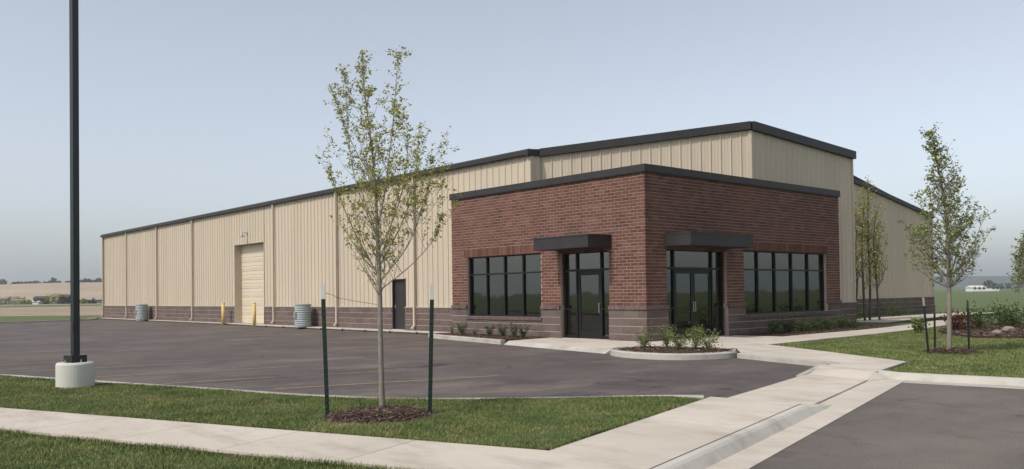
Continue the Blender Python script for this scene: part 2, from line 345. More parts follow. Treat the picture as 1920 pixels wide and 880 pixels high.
def unit_piece(kind):
    if kind not in UNIT:
        if kind.startswith('block'):
            r = random.Random(kind); v = []; nx, nz = 4, 2
            for j in range(nz+1):
                for i in range(nx+1):
                    edge = i in (0, nx) or j in (0, nz)
                    v.append((-0.5+i/nx, -0.5+(-0.06 if edge else r.uniform(-0.16, -0.02)), -0.5+j/nz))
            f = [(j*(nx+1)+i, j*(nx+1)+i+1, (j+1)*(nx+1)+i+1, (j+1)*(nx+1)+i) for j in range(nz) for i in range(nx)]
            o = len(v); v += [(-0.5,0.5,-0.5),(0.5,0.5,-0.5),(0.5,0.5,0.5),(-0.5,0.5,0.5)]
            bl, br, tl, tr = 0, nx, nz*(nx+1), nz*(nx+1)+nx
            f += [(o+1,o,o+3,o+2), tuple(list(range(nx,-1,-1))+[o,o+1]), tuple([tl+i for i in range(nx+1)]+[o+2,o+3]),
                  tuple([j*(nx+1) for j in range(nz,-1,-1)]+[o,o+3][::1]), tuple([j*(nx+1)+nx for j in range(nz+1)]+[o+2,o+1])]
        else:
            mb = MB().box(-0.5,0.5,-0.5,0.5,-0.5,0.5); v, f = mb.v, mb.f
        me = bpy.data.meshes.new(kind); me.from_pydata(v, [], f)
        UNIT[kind] = (v, f, me)
    return UNIT[kind]
def place_pieces(pieces, name, kinds, mat, mat_mass, parent, limit=300, rough=0.003):
    """nearest `limit` pieces as objects that share a mesh, the rest as one part"""
    def world(p):
        A, t, n, sc, zc, L, D, H, out = p
        return Vector((A[0]+t[0]*sc+n[0]*(out-D/2), A[1]+t[1]*sc+n[1]*(out-D/2), zc))
    def seen(p):                                                   # how large the piece shows from where the photographer stood
        w = world(p); v = w-CAM; n = p[2]
        return p[5]*p[7]*max(0.0, -(v.x*n[0]+v.y*n[1]))/v.length**3
    order = sorted(pieces, key=seen, reverse=True)
    mass = MB()
    for i, p in enumerate(order):
        A, t, n, sc, zc, L, D, H, out = p
        c = world(p); j = random.uniform(-rough, rough)
        k = random.choice(kinds); v, f, me = unit_piece(k)
        # local x along t, local -y outwards
        rot = Matrix(((t[0], -n[0], 0, c.x+n[0]*j), (t[1], -n[1], 0, c.y+n[1]*j), (0, 0, 1, c.z), (0, 0, 0, 1)))
        flip = (t[0]*-n[1]-t[1]*-n[0]) < 0
        if flip: rot = Matrix(((-t[0], -n[0], 0, c.x+n[0]*j), (-t[1], -n[1], 0, c.y+n[1]*j), (0, 0, 1, c.z), (0, 0, 0, 1)))
        W = rot @ Matrix.Diagonal((L, D, H, 1))
        if i < limit:
            key = k+'|'+mat
            if key not in UNIT:
                m2 = me.copy(); m2.name = name; m2.materials.append(M[mat]); UNIT[key] = m2
            o = bpy.data.objects.new(name, UNIT[key]); COL.objects.link(o); o.parent = parent
            o.matrix_basis = Matrix.Translation(-parent.location) @ W
        else:
            mass.add([W @ Vector(q) for q in v], f)
    if mass.v:
        stuff(mass.build(name+'_field', mat_mass, parent))
def wall_grid(mb, A, t, n, s0, s1, z0, z1, openings, o0, o1):
    S = sorted({s0, s1, *[q for o in openings for q in o[:2] if s0 < q < s1]}); Z = sorted({z0, z1, *[q for o in openings for q in o[2:] if z0 < q < z1]})
    for i in range(len(S)-1):
        run = None
        for j in range(len(Z)-1):
            sc, zc = (S[i]+S[i+1])/2, (Z[j]+Z[j+1])/2
            if not any(a < sc < b_ and c < zc < d for a, b_, c, d in openings): mb.obox(A, t, n, S[i], S[i+1], o0, o1, Z[j], Z[j+1])

# ------------------------------------------------------------------ ground and paving
LD = Vector((-0.37, 0.929))                                         # direction of the front path, away to the left
ND = Vector((0.9645, 0.264))                                        # direction of the street kerb
NN = Vector((0.264, -0.9645))                                       # towards the street
PB = Vector((-9.76, -10.67))                                        # on the back line of the street kerb
def along(P, d, s): return (P[0]+d[0]*s, P[1]+d[1]*s)
gmesh = MB(); R0 = 7000
gmesh.add([(R0*math.cos(2*math.pi*i/48), R0*math.sin(2*math.pi*i/48), -0.06) for i in range(48)], [tuple(range(48))])
struct(gmesh.build('ground', 'field_green'))
lot_edge = [(-30, 41), (-25, 28), (-19.9, 13.5), (-17.6, 6.8), (-16.4, 3.29), (-15.65, 0.9), (-14.48, -2.6), (-13.8, -4.7), (-12.95, -6.3), (-11.6, -7.62), (-10.3, -8.68), (-9.85, -9.2)]
lot = [(-9.8, -9.9), (-3.7, -8.6), (-2.3, -4.9), (-1.0, -3.6), (-1.0, 0.5), (0.5, 4.5), (0.9, 9.8), (0.9, 57), (-4, 54.5), (-30, 52)]
lot_poly = [(p[0]-0.07, p[1]-0.03) for p in lot_edge][::-1]
struct(MB().prism(lot+[(-34, 46)]+lot_poly[::-1], -0.3, 0.0).build('parking_lot', 'asphalt_lot'))
st = [along(PB+NN*0.50, ND, -60), along(PB+NN*0.50, ND, 4.7), (-4.75, -11.8), (-4.2, -15.0), (-3.3, -20), (-1, -32), (-10, -60), (-70, -60)]
struct(MB().prism(st, -0.3, 0.0).build('street', 'asphalt_street'))

# yellow stall lines
def line_mark(a, b_, w=0.085):
    a, b_ = Vector(a), Vector(b_); d = (b_-a).normalized(); q = Vector((-d.y, d.x))*w/2
    struct(MB().add([(*(a-q),0.004),(*(b_-q),0.004),(*(b_+q),0.004),(*(a+q),0.004)], [(0,1,2,3)]).build('stall_line', 'worn_yellow'))
for a, b_ in (((-13.3,-2.6),(-9.1,-3.75)), ((-14.3,-0.12),(-9.9,-1.1)), ((-15.1,2.5),(-10.9,1.6)), ((-16.0,5.35),(-11.6,4.4)), ((-16.8,8.3),(-12.2,7.35)),
              ((-17.4,11.3),(-12.9,10.3)), ((-18.2,14.2),(-13.6,13.2)), ((-19,17.2),(-14.3,16.1)), ((-20,20.1),(-15,19)),
              ((-5.4,11.9),(-0.6,11.2)), ((-5.4,9.1),(-1.3,8.9)), ((-5.5,6.2),(-2.1,6.2)), ((-5.4,14.7),(-0.3,14.2)), ((-5.4,17.5),(-0.3,17.1)), ((-5.4,20.3),(-0.3,20.1)), ((-5.4,23.2),(-0.3,23.0))):
    line_mark(a, b_)

def slabs(parent_name, quads, ztop, mat='concrete', thick=0.16, gap=0.006, inset=0.10):
    """quads: list of polygons; a dark bed below and each slab a child"""
    bed = MB()
    for q in quads: bed.prism(q, -0.25, ztop-0.03 if not hasattr(ztop, '__len__') else min(ztop)-0.03)
    p = struct(bed.build(parent_name, 'joint_dark'))
    for q in quads:
        c = Vector((sum(v[0] for v in q)/len(q), sum(v[1] for v in q)/len(q)))
        qq = []
        for v in q:
            d = Vector((v[0], v[1]))-c; qq.append(tuple(c+d*(1-gap/max(d.length, 0.2))))
        MB().prism(qq, -0.1, ztop).build('slab', mat, p)
    return p
# front path
FP = Vector((-14.41, -10.73)); FNv = Vector((-0.929, -0.37))
slabs('front_path', [[along(FP, LD, s), along(FP, LD, s+1.52), along(FP+FNv*1.22, LD, s+1.52), along(FP+FNv*1.22, LD, s)] for s in [i*1.52 for i in range(0, 22)]], 0.12)
# street path beside the kerb
NL = Vector((-9.92, -9.37)); NLd = Vector((0.957, 0.290))
L0 = [along(NL, NLd, -4.68-1.6*i) for i in range(5)]; Lq = [along(NL, NLd, 0), along(NL, NLd, -2.34)]+L0
Rq = [along(PB, ND, 0), along(PB, ND, -2.40)]+[along(PB, ND, -4.80-1.6*i) for i in range(5)]
slabs('street_path', [[Lq[i], Lq[i+1], Rq[i+1], Rq[i]] for i in range(len(Lq)-1)], 0.121)
# driveway crossing: flush in the middle, ramping up at both ends
CLd = Vector((0.970, 0.243)); cl = [NL+CLd*s for s in (0.02, 0.35, 2.6, 4.9, 5.75)]; cr = [PB+ND*s for s in (0.02, 0.35, 2.6, 4.4, 5.05)]
zc = (0.115, 0.035, 0.03, 0.035, 0.115)
bed = MB()
for i in range(4): bed.prism([cl[i], cl[i+1], cr[i+1], cr[i]], -0.2, 0.008)
cross = struct(bed.build('driveway_crossing', 'joint_dark'))
for i in range(4):
    a, b_, c, d = [Vector((*p, 0)) for p in (cl[i], cl[i+1], cr[i+1], cr[i])]; g = 0.004
    MB().prism([along(cl[i], CLd, g), along(cl[i+1], CLd, -g), along(cr[i+1], ND, -g), along(cr[i], ND, g)], -0.05, [zc[i], zc[i+1], zc[i+1], zc[i]] ).build('slab', 'concrete', cross)
# gutter and street kerb
g1 = MB()
for a, b_ in [(-30+3*i, -30+3*i+2.99) for i in range(11)]+[(3.0, 5.06)]:
    g1.prism([along(PB+NN*(0.17 if a < -0.1 else 0.012), ND, a), along(PB+NN*(0.17 if b_ < -0.02 else 0.012), ND, b_), along(PB+NN*0.55, ND, b_), along(PB+NN*0.55, ND, a)], -0.2, [0.012, 0.012, 0.010, 0.010])
struct(g1.build('gutter', 'concrete'))
def sweep(name, path, prof, mat, parent=None, seg=None):
    """profile (offset to the right of the path, z) along a plan polyline"""
    mb = MB(); k = len(prof); P = [Vector(p) for p in path]
    for i, p in enumerate(P):
        d = (P[min(i+1, len(P)-1)]-P[max(i-1, 0)]).normalized(); q = Vector((d.y, -d.x))
        for o, z in prof: mb.v.append((p.x+q.x*o, p.y+q.y*o, z))
    for i in range(len(P)-1):
        for j in range(k):
            r = (j+1) % k; mb.f.append((i*k+j, i*k+r, (i+1)*k+r, (i+1)*k+j))
    mb.f.append(tuple(range(k-1, -1, -1))); mb.f.append(tuple((len(P)-1)*k+j for j in range(k)))
    return mb.build(name, mat, parent)
KP = [(0.022, -0.2), (0.022, 0.122), (0.10, 0.120), (0.135, 0.10), (0.215, 0.012), (0.215, -0.2)]
ks = [-30+2.4*i for i in range(13)]+[-0.15]
for a, b_ in zip(ks, ks[1:]):
    struct(sweep('street_kerb', [along(PB, ND, a+0.004), along(PB, ND, b_-0.004)], KP, 'concrete_new'))
mbk = MB(); e0 = PB+ND*(-0.15); e1 = PB+ND*0.85
V0 = [(*(e0+NN*o), z) for o, z in KP]; V1 = [(*(e1+NN*o), min(z, 0.020)) for o, z in KP]
mbk.add(V0+V1, [(j, (j+1) % 6, 6+(j+1) % 6, 6+j) for j in range(6)]+[(5,4,3,2,1,0), (6,7,8,9,10,11)])
struct(mbk.build('street_kerb', 'concrete_new'))
fw = [PB+ND*q for q in (4.38, 5.06)]; fo = [PB+ND*4.38+NN*0.02, PB+ND*5.02+NN*0.30]
struct(MB().add([(*(fw[0]+NN*0.005),0.036),(*(fw[1]+NN*0.005),0.118),(*fo[1],0.016),(*fo[0],0.016),(*(fw[0]+NN*0.005),-0.1),(*(fw[1]+NN*0.005),-0.1),(*fo[1],-0.1),(*fo[0],-0.1)],
    [(0,3,2,1),(0,1,5,4),(1,2,6,5),(2,3,7,6),(3,0,4,7),(4,5,6,7)]).build('kerb_flare', 'concrete'))
# far street kerb with the lawn behind it
FK = [(-4.62, -9.20), (-4.86, -9.70), (-4.80, -10.3), (-4.58, -11.7), (-4.05, -15.0), (-3.2, -19.5), (-1.2, -30)]
struct(sweep('street_kerb', FK, [(-0.13, -0.2), (-0.13, 0.125), (0.0, 0.125), (0.05, 0.10), (0.10, 0.01), (0.45, 0.006), (0.45, -0.2)], 'concrete_kerb'))
# parking-lot kerb along the lawn
def smooth_path(P, n=4):
    P = [Vector(p) for p in P]; out = []
    for i in range(len(P)-1):
        p0, p1, p2, p3 = P[max(i-1,0)], P[i], P[i+1], P[min(i+2,len(P)-1)]
        for k in range(n):
            t = k/n; out.append(0.5*((2*p1)+(p2-p0)*t+(2*p0-5*p1+4*p2-p3)*t*t+(-p0+3*p1-3*p2+p3)*t**3))
    return out+[P[-1]]
LK = smooth_path(lot_edge)
KL = [(-0.0, -0.2), (-0.0, 0.09), (-0.02, 0.105), (-0.15, 0.105), (-0.15, -0.2)]
struct(sweep('lot_kerb', LK[::-1], [(-o, z) for o, z in KL][::-1], 'concrete_kerb'))
# kerb of the walk at the right of the lot, with its tapered return beside the crossing
RK = [(-2.42, -4.78), (-2.95, -6.2), (-3.40, -7.55), (-3.55, -7.80), (-3.85, -7.95)]
struct(sweep('lot_kerb', RK, [(0.0, -0.2), (0.0, 0.11), (-0.02, 0.122), (-0.15, 0.122), (-0.15, -0.2)][::-1], 'concrete_kerb'))
ret = MB(); d = Vector((-0.97, -0.24)); q = Vector((0.24, -0.97)); a = Vector((-3.90, -7.75)); e = a+d*1.75
ret.add([(*(a-q*0.0),-0.1),(*(a+q*0.15),-0.1),(*(e+q*0.13),-0.1),(*(e+q*0.02),-0.1),(*(a+q*0.0),0.12),(*(a+q*0.15),0.12),(*(e+q*0.13),0.035),(*(e+q*0.02),0.035)],
        [(0,3,2,1),(4,5,6,7),(0,1,5,4),(1,2,6,5),(2,3,7,6),(3,0,4,7)])
struct(ret.build('lot_kerb', 'concrete_kerb'))
# kerb at the far end of the lot
struct(sweep('lot_kerb', [(0.5, 57.3), (-1.2, 53.6), (-3.2, 52.4), (-7.5, 51.9), (-15, 51.2), (-30, 50.5)], [(0.0, -0.2), (0.0, 0.12), (0.30, 0.12), (0.30, -0.2)], 'concrete_kerb'))

# entrance pads, walks
U = [(4.8,-1.64),(7.5,-1.55),(10.24,-1.5),(13.5,-1.2),(17.5,-0.55),(21,0.1)]; Lw = [(4.9,-3.33),(7.6,-3.2),(10.3,-2.98),(13.2,-2.72),(17,-2.1),(20.6,-1.5)]
Wl = [(-2.28,-4.84),(-2.68,-5.9),(-3.1,-7.0),(-3.5,-7.98)]; Wr = [(0.15,-4.82),(-0.58,-6.0),(-1.27,-7.1),(-1.85,-8.03)]
pads = [[(-0.02,4.2),(-2.15,3.9),(-2.62,1.4),(-0.02,1.4)], [(-0.02,1.4),(-2.62,1.4),(-3.15,-1.4),(-1.9,-1.6),(-0.02,-1.7)],
        [(0,-0.02),(0,-1.7),(2.4,-1.72),(4.8,-1.64),(4.6,-0.02)],
        [(0,-1.7),(-1.9,-1.6),(-1.45,-3.0),(-1.5,-4.2),(-2.28,-4.82),(0.15,-4.82),(0.94,-3.53),(2.4,-3.46),(2.4,-1.72)],
        [(2.4,-1.72),(2.4,-3.46),(4.9,-3.33),(4.8,-1.64)]]
pads += [[U[i],U[i+1],Lw[i+1],Lw[i]] for i in range(5)] + [[Wl[i],Wl[i+1],Wr[i+1],Wr[i]] for i in range(3)]
pads += [[(-3.5,-7.98),(-4.335,-8.0),(-4.88,-9.36),(-2.35,-8.80),(-1.85,-8.03)]]
slabs('entrance_walk', pads, 0.12)
# sloping drop kerb in front of the pad
struct(MB().prism([(-2.15,3.9),(-2.33,3.9),(-3.33,-1.35),(-3.15,-1.4)], -0.1, [0.118,0.012,0.012,0.118]).build('drop_kerb', 'concrete_kerb'))
# walk along the warehouse
ww = [(i*2.0+10.4, min(i*2.0+12.4, 27.2)) for i in range(9)]
slabs('warehouse_walk', [[(0.96,a),(0.96,b_),(0.30,b_),(0.22,a)] for a, b_ in ww]+[[(0.96,9.85),(0.96,10.4),(-0.5,10.4),(-0.62,9.85)]]+[[(0.96,a),(0.96,a+5),(0.60,a+5),(0.60,a)] for a in (32.3,37.3,42.3,47.3,52.3)]+[[(0.96,27.2),(0.96,32.3),(0.66,32.3),(0.30,27.2)]], 0.10)
# path along the gable side
slabs('garden_path', [[(18.2,1.2),(23,1.9),(22.5,4.4),(18,3.4)],[(23,1.9),(28,2.4),(28,4.6),(22.5,4.4)],[(28,2.4),(36,2.6),(36,4.6),(28,4.6)]], 0.11)

# lawns
lawnA = [tuple(p+Vector((-0.075,-0.03))) for p in LK[:-3]]+[(-10.15,-9.32)]+[along(FP, LD, s) for s in (0.08, 33)]
lawnA_poly = [(p[0], p[1]) for p in lawnA]
struct(MB().prism(lawnA_poly, -0.2, 0.112).build('lawn', 'turf'))
c0 = along(FP+FNv*1.25, LD, 0.1)
lawnB = [c0, along(FP+FNv*1.25, LD, 33), along(FP+FNv*14, LD, 33), along(NL+Vector((-0.29,0.957))*0.03, NLd, -16)]
struct(MB().prism(lawnB, -0.2, 0.075).build('lawn', 'turf'))
lawnC = [(0.97,-3.56),(4.9,-3.36),(7.6,-3.23),(10.3,-3.01),(13.2,-2.75),(17,-2.13),(20.6,-1.53),(26,0.3),(40,0.6),(60,-10),(60,-40),(0.2,-30),(-3.07,-19.5),(-3.92,-15),(-4.45,-11.7),(-4.67,-10.3),(-4.71,-9.75),(-4.72,-9.38),(-2.32,-8.82),(-1.83,-8.05),(-1.24,-7.12),(-0.55,-6.02),(0.18,-4.84)]
struct(MB().prism(lawnC, -0.2, 0.085).build('lawn', 'turf'))
struct(MB().prism([(14.3,0.7),(14.3,5.9),(35,5.9),(40,4.7),(18,3.5),(18.1,1.1),(21,0.14),(17.5,-0.5),(14.3,-1.0)], -0.2, 0.08).build('lawn', 'turf'))
MULCH1 = (-14.2, -7.42)
def outside_ring(x, y, f): return ((x-MULCH1[0])**2+(y-MULCH1[1])**2 > 0.62+0.12*np.sin(6*np.arctan2(y-MULCH1[1], x-MULCH1[0])))
blades('grass_blades', lawnA_poly, 0.105, 4200, 0.050, 0.0030, 'mown green grass on the strip between front path and car park', keep=lambda x, y, f: outside_ring(x, y, f) & (f < 24) & ((f < 15) | (RNG.random(len(x)) < 0.5)))
blades('grass_blades', lawnB, 0.07, 4500, 0.06, 0.003, 'mown grass in front of the foreground path', keep=lambda x, y, f: f < 20)
blades('grass_blades', lawnC, 0.08, 1100, 0.06, 0.006, 'mown grass of the lawn right of the entrance walk', keep=lambda x, y, f: (f < 33) & ((f < 22) | (RNG.random(len(x)) < 0.45)) & ((x-1.2)**2+(y+8.3)**2 > 0.45))
# ragged dry fringe along the path edges
def fringe(P, d, n, s0, s1, width, z, label, mat='grass_blade', dens=700):
    poly = [along(P, d, s0), along(P, d, s1), along(P+n*width, d, s1), along(P+n*width, d, s0)]
    blades('grass_blades', poly, z, dens/width*0.1, 0.085, 0.0032, label, mat)
fringe(FP, LD, -FNv, 0.3, 26, 0.10, 0.08, 'longer grass fringing the inner edge of the front path', dens=3500)
fringe(NL, NLd, Vector((-0.29, 0.957)), -4.6, -0.3, 0.10, 0.08, 'longer grass fringing the left edge of the street path', dens=3500)
fringe(FP+FNv*1.24, LD, FNv, 0.3, 16, 0.10, 0.08, 'longer grass fringing the outer edge of the front path', dens=4000)

def soil_line(P, d, n, s0, s1, w):
    struct(MB().prism([along(P, d, s0), along(P, d, s1), along(Vector(P)+n*w, d, s1), along(Vector(P)+n*w, d, s0)], -0.1, 0.116).build('soil_edge', 'soil'))
soil_line(FP, LD, -FNv, 0.1, 30, 0.035); soil_line(NL, NLd, Vector((-0.29, 0.957)), -4.55, -0.35, 0.03)
# planted beds
def chips(name, poly, z, density, size, parent=None, zf=None, label=None):
    P = np.array([p[:2] for p in poly]); lo, hi = P.min(0), P.max(0); n = int((hi-lo).prod()*density)
    x = RNG.uniform(lo[0], hi[0], n); y = RNG.uniform(lo[1], hi[1], n); k = in_poly(x, y, poly); x, y = x[k], y[k]; n = len(x)
    zz = (zf(x, y) if zf else np.full(n, z))+RNG.uniform(-0.005, 0.02, n); a = RNG.uniform(0, 2*np.pi, n); L = size*RNG.uniform(0.5, 1.5, n); W = L*RNG.uniform(0.15, 0.4, n); ti = RNG.uniform(-0.5, 0.5, n)
    d = np.c_[np.cos(a)*np.cos(ti), np.sin(a)*np.cos(ti), np.sin(ti)]*L[:,None]; e = np.c_[-np.sin(a), np.cos(a), RNG.uniform(-0.4, 0.4, n)]*W[:,None]; up = np.c_[np.zeros(n), np.zeros(n), W*0.5]
    c = np.c_[x, y, zz]; V = np.stack([c-d-e, c+d-e, c+d+e, c-d+e, c-d*0.8+up, c+d*0.8+up], 1)
    b_ = np.arange(n)[:,None]*6
    F = np.concatenate([b_+np.array([0,1,5]), b_+np.array([0,5,4]), b_+np.array([3,4,5]), b_+np.array([3,5,2]), b_+np.array([1,2,5]), b_+np.array([0,4,3])], 1).ravel()
    o = bpy.data.objects.new(name, fast_mesh(name, V.reshape(-1,3), F, 3, 'chip')); COL.objects.link(o)
    if parent: o.parent = parent; o.matrix_parent_inverse = parent.matrix_world.inverted()
    if label: o['label'] = label
    return stuff(o)
def bed(name, poly, z, label, density=260, size=0.035, mound=0.0):
    o = struct(MB().prism(poly, -0.1, z).build(name, 'mulch_soil')); o['label'] = label
    chips('bark_chips', poly, z, density, size, o)
    return o
bedL = [(-0.02,4.25),(-0.02,9.57),(-0.72,9.75),(-0.98,9.3),(-1.38,7.6),(-1.72,5.9),(-2.03,4.25)]
bed('mulch_bed', bedL, 0.13, 'narrow mulch bed under the sunlit window')
struct(sweep('bed_kerb', smooth_path([(-0.02,10.02),(-0.7,9.98),(-1.02,9.55),(-1.25,8.9),(-1.62,7.2),(-1.98,5.4),(-2.26,4.1)]), [(0.0,-0.2),(0.0,0.12),(0.03,0.14),(0.16,0.14),(0.16,-0.2)][::-1], 'concrete_kerb')) if False else None
bk = smooth_path([(0.2,9.82),(-0.6,9.92),(-0.95,9.6),(-1.16,8.9),(-1.52,7.2),(-1.86,5.4),(-2.12,4.1)])
struct(sweep('bed_kerb', bk, [(-0.02,-0.2),(-0.02,0.145),(0.13,0.145),(0.16,0.12),(0.17,-0.2)], 'concrete_kerb'))
isl = smooth_path([(-2.95,-1.45),(-3.55,-1.75),(-3.95,-2.5),(-4.02,-3.35),(-3.75,-4.15),(-3.05,-4.55),(-2.3,-4.62),(-1.6,-4.22)], 5)
bedI = [(p.x+0.06, p.y+0.02) for p in isl]+[(-1.52,-4.1),(-1.46,-3.0),(-1.93,-1.62)]
bed('mulch_bed', bedI, 0.14, 'rounded mulch island at the brick corner')
struct(sweep('bed_kerb', isl, [(-0.15,-0.2),(-0.15,0.15),(-0.02,0.15),(0.02,0.12),(0.03,-0.2)][::-1], 'concrete_kerb'))
bedR = [(4.7,-0.02),(4.85,-1.60),(7.5,-1.51),(10.24,-1.46),(13.5,-1.16),(14.2,-1.0),(14.2,0.55),(11.9,-0.02)]
bed('mulch_bed', bedR, 0.125, 'shaded mulch bed under the wide window')
bedG = [(10.6,-4.2),(8.8,-5.3),(7.6,-6.4),(8.0,-7.6),(9.5,-8.6),(13,-8.8),(16.5,-6.6),(18.6,-4.2),(18.4,-3.0),(15,-3.1),(12.5,-3.5)]
bed('mulch_bed', bedG, 0.15, 'large mulch bed beyond the right lawn', 70, 0.07)

# ------------------------------------------------------------------ trees and shrubs
def gen_tree(name, label, cat, base, trunks, env, bark, leafmat, nbr, leaf, nleaf, up=(25, 50), group=None, seed=1, droop=0.1, twig=0.25, zmin=0.3, k=8, brad=0.012, crown_low=None, long=1.6):
    """trunks: list of (points relative to base, radii). env(z) = crown radius at height z; branches ascend to it"""
    r = random.Random(seed); root = empty(name, base, label, cat, group); B = Vector(base)
    t = MB(); br = MB(); L = []
    for pts, rad in trunks:
        P = smooth_path3([Vector(p) for p in pts]); n = len(P); R = [np.interp(i/(n-1)*(len(rad)-1), range(len(rad)), rad) for i in range(n)]
        t.tube([B+p for p in P], R, k)
        L.append((P, R))
    H = max(p.z for P, _ in L for p in P)
    tips = []
    wts = [max(0.2, P[-1].z-max(zmin, P[0].z)) for P, _ in L]
    for i in range(nbr):
        P, R = r.choices(L, wts)[0]
        z0 = max(zmin, P[0].z+0.02); z = z0+(P[-1].z-z0)*(r.random()**1.25)
        j = min(range(len(P)), key=lambda q: abs(P[q].z-z)); s = P[j]; az = i*2.39996+r.uniform(-0.5, 0.5)
        a = math.radians(r.uniform(*up)); fr = (z-zmin)/(H-zmin)
        # reach towards the envelope
        ez = min(H*0.99, z+0.35*H*(1-fr)*0.8); Re = max(0.06, env(ez)*r.uniform(0.55, 1.05)); ln = min(Re/math.sin(a), (H-z)*1.05+0.15)
        out = Vector((math.cos(az), math.sin(az), 0)); pts = [s]; cur = s.copy(); n = 5
        for q in range(n):
            aa = a*(1.15-0.5*q/n); dv = out*math.sin(aa)+Vector((0,0,1))*math.cos(aa)+Vector((r.uniform(-.12,.12), r.uniform(-.12,.12), r.uniform(-.08,.08)))
            cur = cur+dv.normalized()*(ln/n); pts.append(cur.copy())
        r0 = min(R[j]*0.6, brad*(0.5+ln)); br.tube([B+p for p in pts], [r0*(1-0.8*q/n) for q in range(n+1)], 4, False)
        m = max(2, int(ln/0.16))
        for q in range(m):
            u = 0.25+0.75*(q+r.random())/m; x = u*n; i0 = min(int(x), n-1); p = pts[i0].lerp(pts[i0+1], x-i0)
            dv = Vector((r.gauss(0,1), r.gauss(0,1), abs(r.gauss(0.7,0.6)))).normalized()*twig*r.uniform(0.4, 1.2)
            br.tube([B+p, B+p+dv*0.55+Vector((0,0,0.02)), B+p+dv], [r0*0.35, r0*0.25, r0*0.12], 3, False); tips.append((p, p+dv))
        tips.append((pts[-2], pts[-1]))
    for P, R in L:
        for q in range(int(len(P)*0.5), len(P)-1):
            if P[q].z > zmin: tips += [(P[q], P[q+1])]*2
    pts = []
    while len(pts) < nleaf:
        a, b_ = r.choice(tips); p = a.lerp(b_, r.uniform(0.15, 1.1)); c = r.randint(1, 4)
        for _ in range(c): pts.append(B+p+Vector((r.gauss(0,1), r.gauss(0,1), r.gauss(0,1)))*leaf*0.5)
    t.build('trunk', bark, root, smooth=True); stuff(br.build('branches', bark, root))
    leaf_mesh('crown', np.array([tuple(p) for p in pts]), leaf, leafmat, root, droop, long)
    return root
def smooth_path3(P, n=4):
    out = []
    for i in range(len(P)-1):
        p0, p1, p2, p3 = P[max(i-1,0)], P[i], P[i+1], P[min(i+2,len(P)-1)]
        for k in range(n):
            t = k/n; out.append(0.5*((2*p1)+(p2-p0)*t+(2*p0-5*p1+4*p2-p3)*t*t+(-p0+3*p1-3*p2+p3)*t**3))
    return out+[P[-1]]
def px_path(base, pts, depths):
    """trunk line read off the photograph at the tree's own distance; depths are offsets towards or away from the viewer"""
    b_ = Vector(base); D = (b_-CAM).dot(CF)
    return [at_depth(x, y, D+d)-b_ for (x, y), d in zip(pts, depths)]
def interp_env(tab): return lambda z: float(np.interp(z, [a for a, _ in tab], [b_ for _, b_ in tab]))

T1 = on_ground(717, 768, 0.16)
tr1 = [(px_path(T1, [(717,768),(715,700),(713,600),(712,540),(708,440),(705,380),(702,330),(696,270),(688,205),(681,150),(680,96)], [0,0,0,0,0,0,.02,.06,.1,.12,.12]), [.042,.034,.032,.030,.024,.019,.015,.011,.008,.006,.003]),
       (px_path(T1, [(708,430),(722,360),(728,310),(735,250),(741,180),(746,104)], [0,-.1,-.15,-.2,-.25,-.3]), [.009,.008,.007,.006,.004,.002]),
       (px_path(T1, [(705,370),(690,325),(668,285),(645,235),(632,195),(618,158)], [0,.05,.1,.15,.2,.2]), [.008,.007,.006,.005,.004,.002]),
       (px_path(T1, [(709,450),(680,380),(662,320),(652,240),(648,140)], [0,.15,.25,.35,.4]), [.008,.006,.005,.004,.002]),
       (px_path(T1, [(710,470),(738,410),(756,350),(764,290),(762,225)], [0,-.15,-.3,-.4,-.4]), [.008,.006,.005,.004,.002]),
       (px_path(T1, [(711,500),(748,430),(776,360),(782,300),(786,235)], [0,.15,.3,.35,.4]), [.008,.007,.005,.004,.002]),
       (px_path(T1, [(711,520),(672,450),(645,390),(628,350),(616,318)], [0,-.1,-.2,-.2,-.2]), [.008,.007,.005,.004,.002]),
       (px_path(T1, [(712,530),(765,460),(792,390),(806,340),(808,295)], [0,-.1,-.1,-.2,-.2]), [.008,.007,.005,.004,.002]),
       (px_path(T1, [(712,545),(768,500),(805,460),(822,430),(826,405)], [0,.1,.1,.1,.1]), [.008,.006,.004,.003,.002])]
gen_tree('young_tree', 'young staked tree with two tall leaders and sparse yellow-green leaves on the front lawn', 'tree', T1, tr1,
         interp_env([(1.4,.40),(1.9,.66),(2.4,.66),(3.0,.52),(3.6,.32),(4.2,.14),(4.8,.04)]), 'bark', 'leaf_spring', 210, 0.036, 9800, (20, 47), seed=5, twig=0.17, zmin=1.42, brad=0.005, long=1.7)
T2 = on_ground(1780, 658, 0.14)
tr2 = [(px_path(T2, [(1780,658),(1780,600),(1779,520),(1776,440),(1770,370),(1758,310),(1748,256)], [0,0,0,0,0,0,0]), [.06,.05,.045,.036,.026,.015,.005])]
gen_tree('young_tree', 'slender leaning-topped tree with three stakes on the right lawn', 'tree', T2, tr2,
         interp_env([(1.1,.85),(1.8,1.15),(2.6,1.1),(3.4,.82),(4.2,.45),(4.8,.2),(5.3,.04)]), 'bark', 'leaf_green', 180, 0.066, 5200, (32, 62), seed=9, twig=0.28, zmin=1.35, brad=0.009)
T3 = hd(28.2, 46.5, 0.1)
gen_tree('young_tree', 'small distant tree with paired thin trunks at the right edge', 'tree', T3, [([(0,0,0),(.05,.02,1.2),(.0,.05,2.6),(.1,0,4.4)], [.06,.05,.035,.008]), ([(.35,-.2,0),(.3,-.2,1.2),(.25,-.1,2.6),(.2,-.1,3.6)], [.05,.04,.03,.008])],
         interp_env([(1.2,.9),(2.0,1.2),(3.0,.9),(4.4,.1)]), 'bark', 'leaf_green', 80, 0.12, 2600, (30, 60), seed=13, twig=0.35, zmin=1.3, brad=0.01)
T4 = Vector((20.4, 3.0, 0.1))
